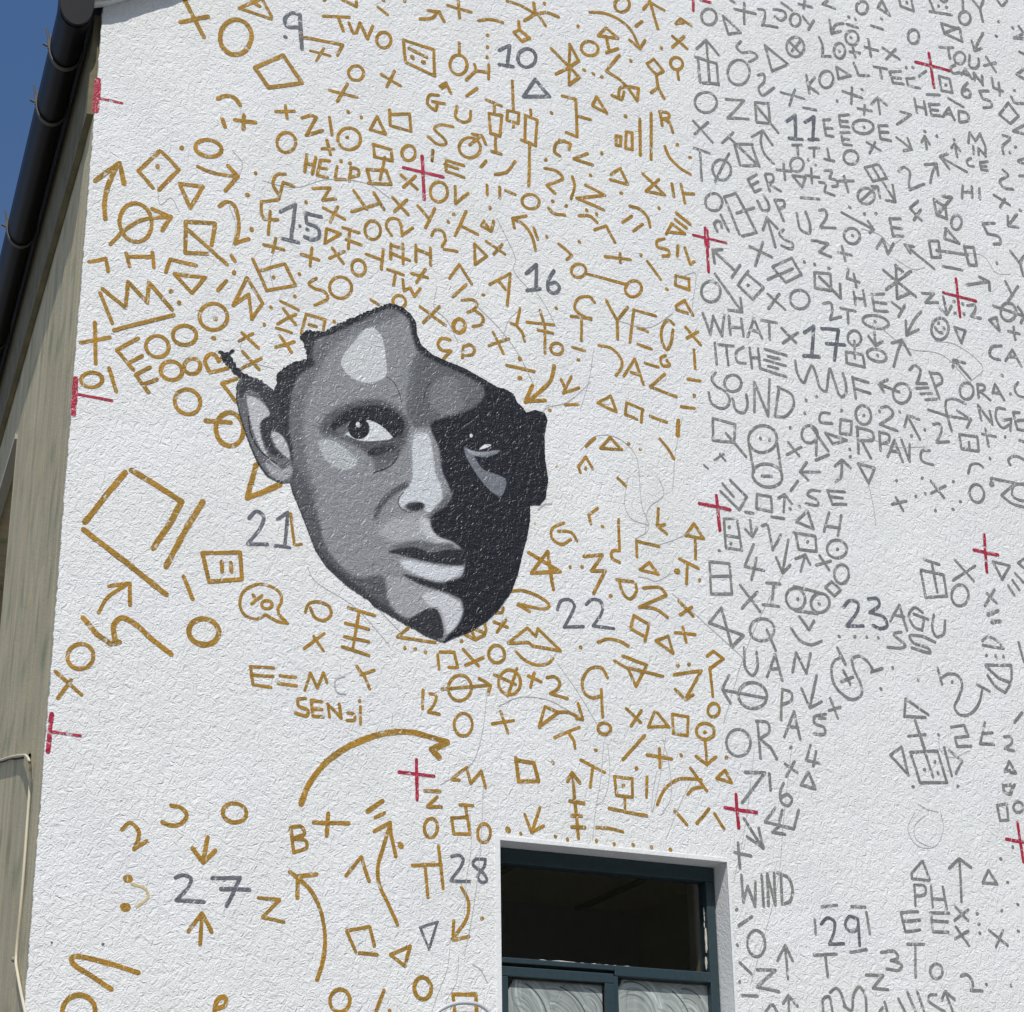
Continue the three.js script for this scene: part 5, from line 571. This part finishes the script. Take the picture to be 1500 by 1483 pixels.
// ---------------------------------------------------------------- rain gutter along the side eave
{
  const gutter = thing('rain_gutter', 'black plastic rain gutter with wire brackets under the eave at the house corner', 'gutter');
  const basis = new THREE.Matrix4().makeBasis(sideN, new THREE.Vector3(0, 1, 0), sideS.clone().negate()); basis.setPosition(EDGE, 0, 0);
  const prof = (grow) => { const p = []; for (let i = 0; i <= 20; i++) { const a = Math.PI + Math.PI * i / 20; p.push([0.122 + Math.cos(a) * (0.068 + grow), 7.135 + Math.sin(a) * (0.105 + grow)]); } return [[0.122 - 0.068 - grow, 7.19], ...p, [0.122 + 0.068 + grow, 7.19]]; };
  const shell = (grow, thick, s0, s1) => {
    const a = prof(grow), b = prof(grow - thick).reverse(), sh = new THREE.Shape([...a, ...b].map((p) => new THREE.Vector2(...p)));
    const e = new THREE.ExtrudeGeometry(sh, { depth: s1 - s0, bevelEnabled: false, curveSegments: 4 }); e.translate(0, 0, -s1); e.applyMatrix4(basis); uvMetres(e); return flip(e);
  };
  mesh('trough', shell(0, 0.004, -0.06, 9), blackPlastic, gutter);
  const cap = new THREE.ExtrudeGeometry(new THREE.Shape(prof(0.003).map((p) => new THREE.Vector2(...p))), { depth: 0.012, bevelEnabled: true, bevelSize: 0.002, bevelThickness: 0.002, bevelSegments: 2 }); cap.translate(0, 0, 0.063); cap.applyMatrix4(basis); uvMetres(cap); flip(cap);
  mesh('end_cap', cap, blackPlastic, gutter);
  const collar = mesh('end_collar', shell(0.007, 0.006, -0.055, 0.0), blackPlastic, gutter); collar.position.set(0, 0, 0);
  const wire = plain(0.10, 0.09, 0.07, 0.6);
  for (const s of [0.26, 0.72, 1.9, 3.1, 4.3]) {
    const br = shell(0.009, 0.005, s, s + 0.022), hookPts = [[0.199, 7.12], [0.201, 7.16], [0.206, 7.19], [0.214, 7.225]].map((p) => new THREE.Vector3(p[0], p[1], -s - 0.011).applyMatrix4(basis));
    const hook = uvMetres(new THREE.TubeGeometry(new THREE.CatmullRomCurve3(hookPts), 12, 0.0045, 6).toNonIndexed()); const pin = uvMetres(new THREE.TubeGeometry(new THREE.LineCurve3(...[[0.195, 7.13], [0.224, 7.14]].map((p) => new THREE.Vector3(p[0], p[1], -s - 0.011).applyMatrix4(basis))), 2, 0.006, 6).toNonIndexed()); const all = mergeGeometries([br.toNonIndexed(), hook, pin]);
    mesh('bracket', all, wire, gutter);
  }
}
// ---------------------------------------------------------------- cables
{
  const tube = (p, r, seg = 90) => new THREE.TubeGeometry(new THREE.CatmullRomCurve3(p, false, 'centripetal'), seg, r, 8);
  const cable = thing('wall_cable', 'pale cable hanging down the beige side wall from a dark hole', 'cable');
  const raw = [[-30, 1118], [0, 1114], [15, 1109.5], [30, 1107], [39, 1108.5], [43, 1116], [44.5, 1128], [44, 1145], [40, 1200], [35, 1270], [30, 1330], [24.5, 1385], [23, 1408], [25, 1424], [30, 1452], [38, 1490]];
  mesh('sheath', tube(raw.map(([u, v], i) => onSide(u, v, i > 3 && i < 6 ? 0.03 : 0.012)), 0.0058, 160), plain(0.62, 0.56, 0.42, 0.55), cable);
  const clip = new THREE.SphereGeometry(0.011, 12, 8); const cp = onSide(20, 1406, 0.012); clip.translate(cp.x, cp.y, cp.z); mesh('clip', clip, plain(0.3, 0.27, 0.2, 0.6), cable);
  const hole = new THREE.Group(); hole.name = 'cable_hole'; house.add(hole);
  const hp = onSide(43, 1110, 0.004), hg = new THREE.IcosahedronGeometry(0.022, 2); hg.scale(1, 0.8, 0.3); hg.applyMatrix4(new THREE.Matrix4().makeBasis(sideS, new THREE.Vector3(0, 1, 0), sideN)); hg.translate(hp.x, hp.y, hp.z); mesh('hole_edge', hg, plain(0.03, 0.022, 0.015, 0.95), hole);
  const cr = [[-20, 1121], [-5, 1117], [5, 1115.5], [14, 1112], [22, 1112], [34, 1110]].map(([u, v]) => onSide(u, v, 0.003)); mesh('crack', tube(cr, 0.004, 30), plain(0.04, 0.03, 0.02, 0.95), hole);
  // bent grey conduit standing off the wall left of the window
  const loop = thing('conduit_loop', 'grey metal conduit bent in a hoop against the wall beside the window', 'conduit');
  const hoop = [[628, 1500], [640, 1484], [652, 1476], [668, 1470.5], [684, 1469.5], [700, 1472], [712, 1479], [722, 1492], [726, 1510]].map(([u, v]) => { const p = onWall(u, v, 0.03); return new THREE.Vector3(p[0], p[1], 0.03); });
  mesh('pipe', tube([new THREE.Vector3(hoop[0].x - 0.05, 2.3, 0.03), ...hoop, new THREE.Vector3(hoop[8].x + 0.004, 2.3, 0.03)], 0.0085, 140), plain(0.55, 0.56, 0.58, 0.35), loop);
}
renderer.render(scene, camera);
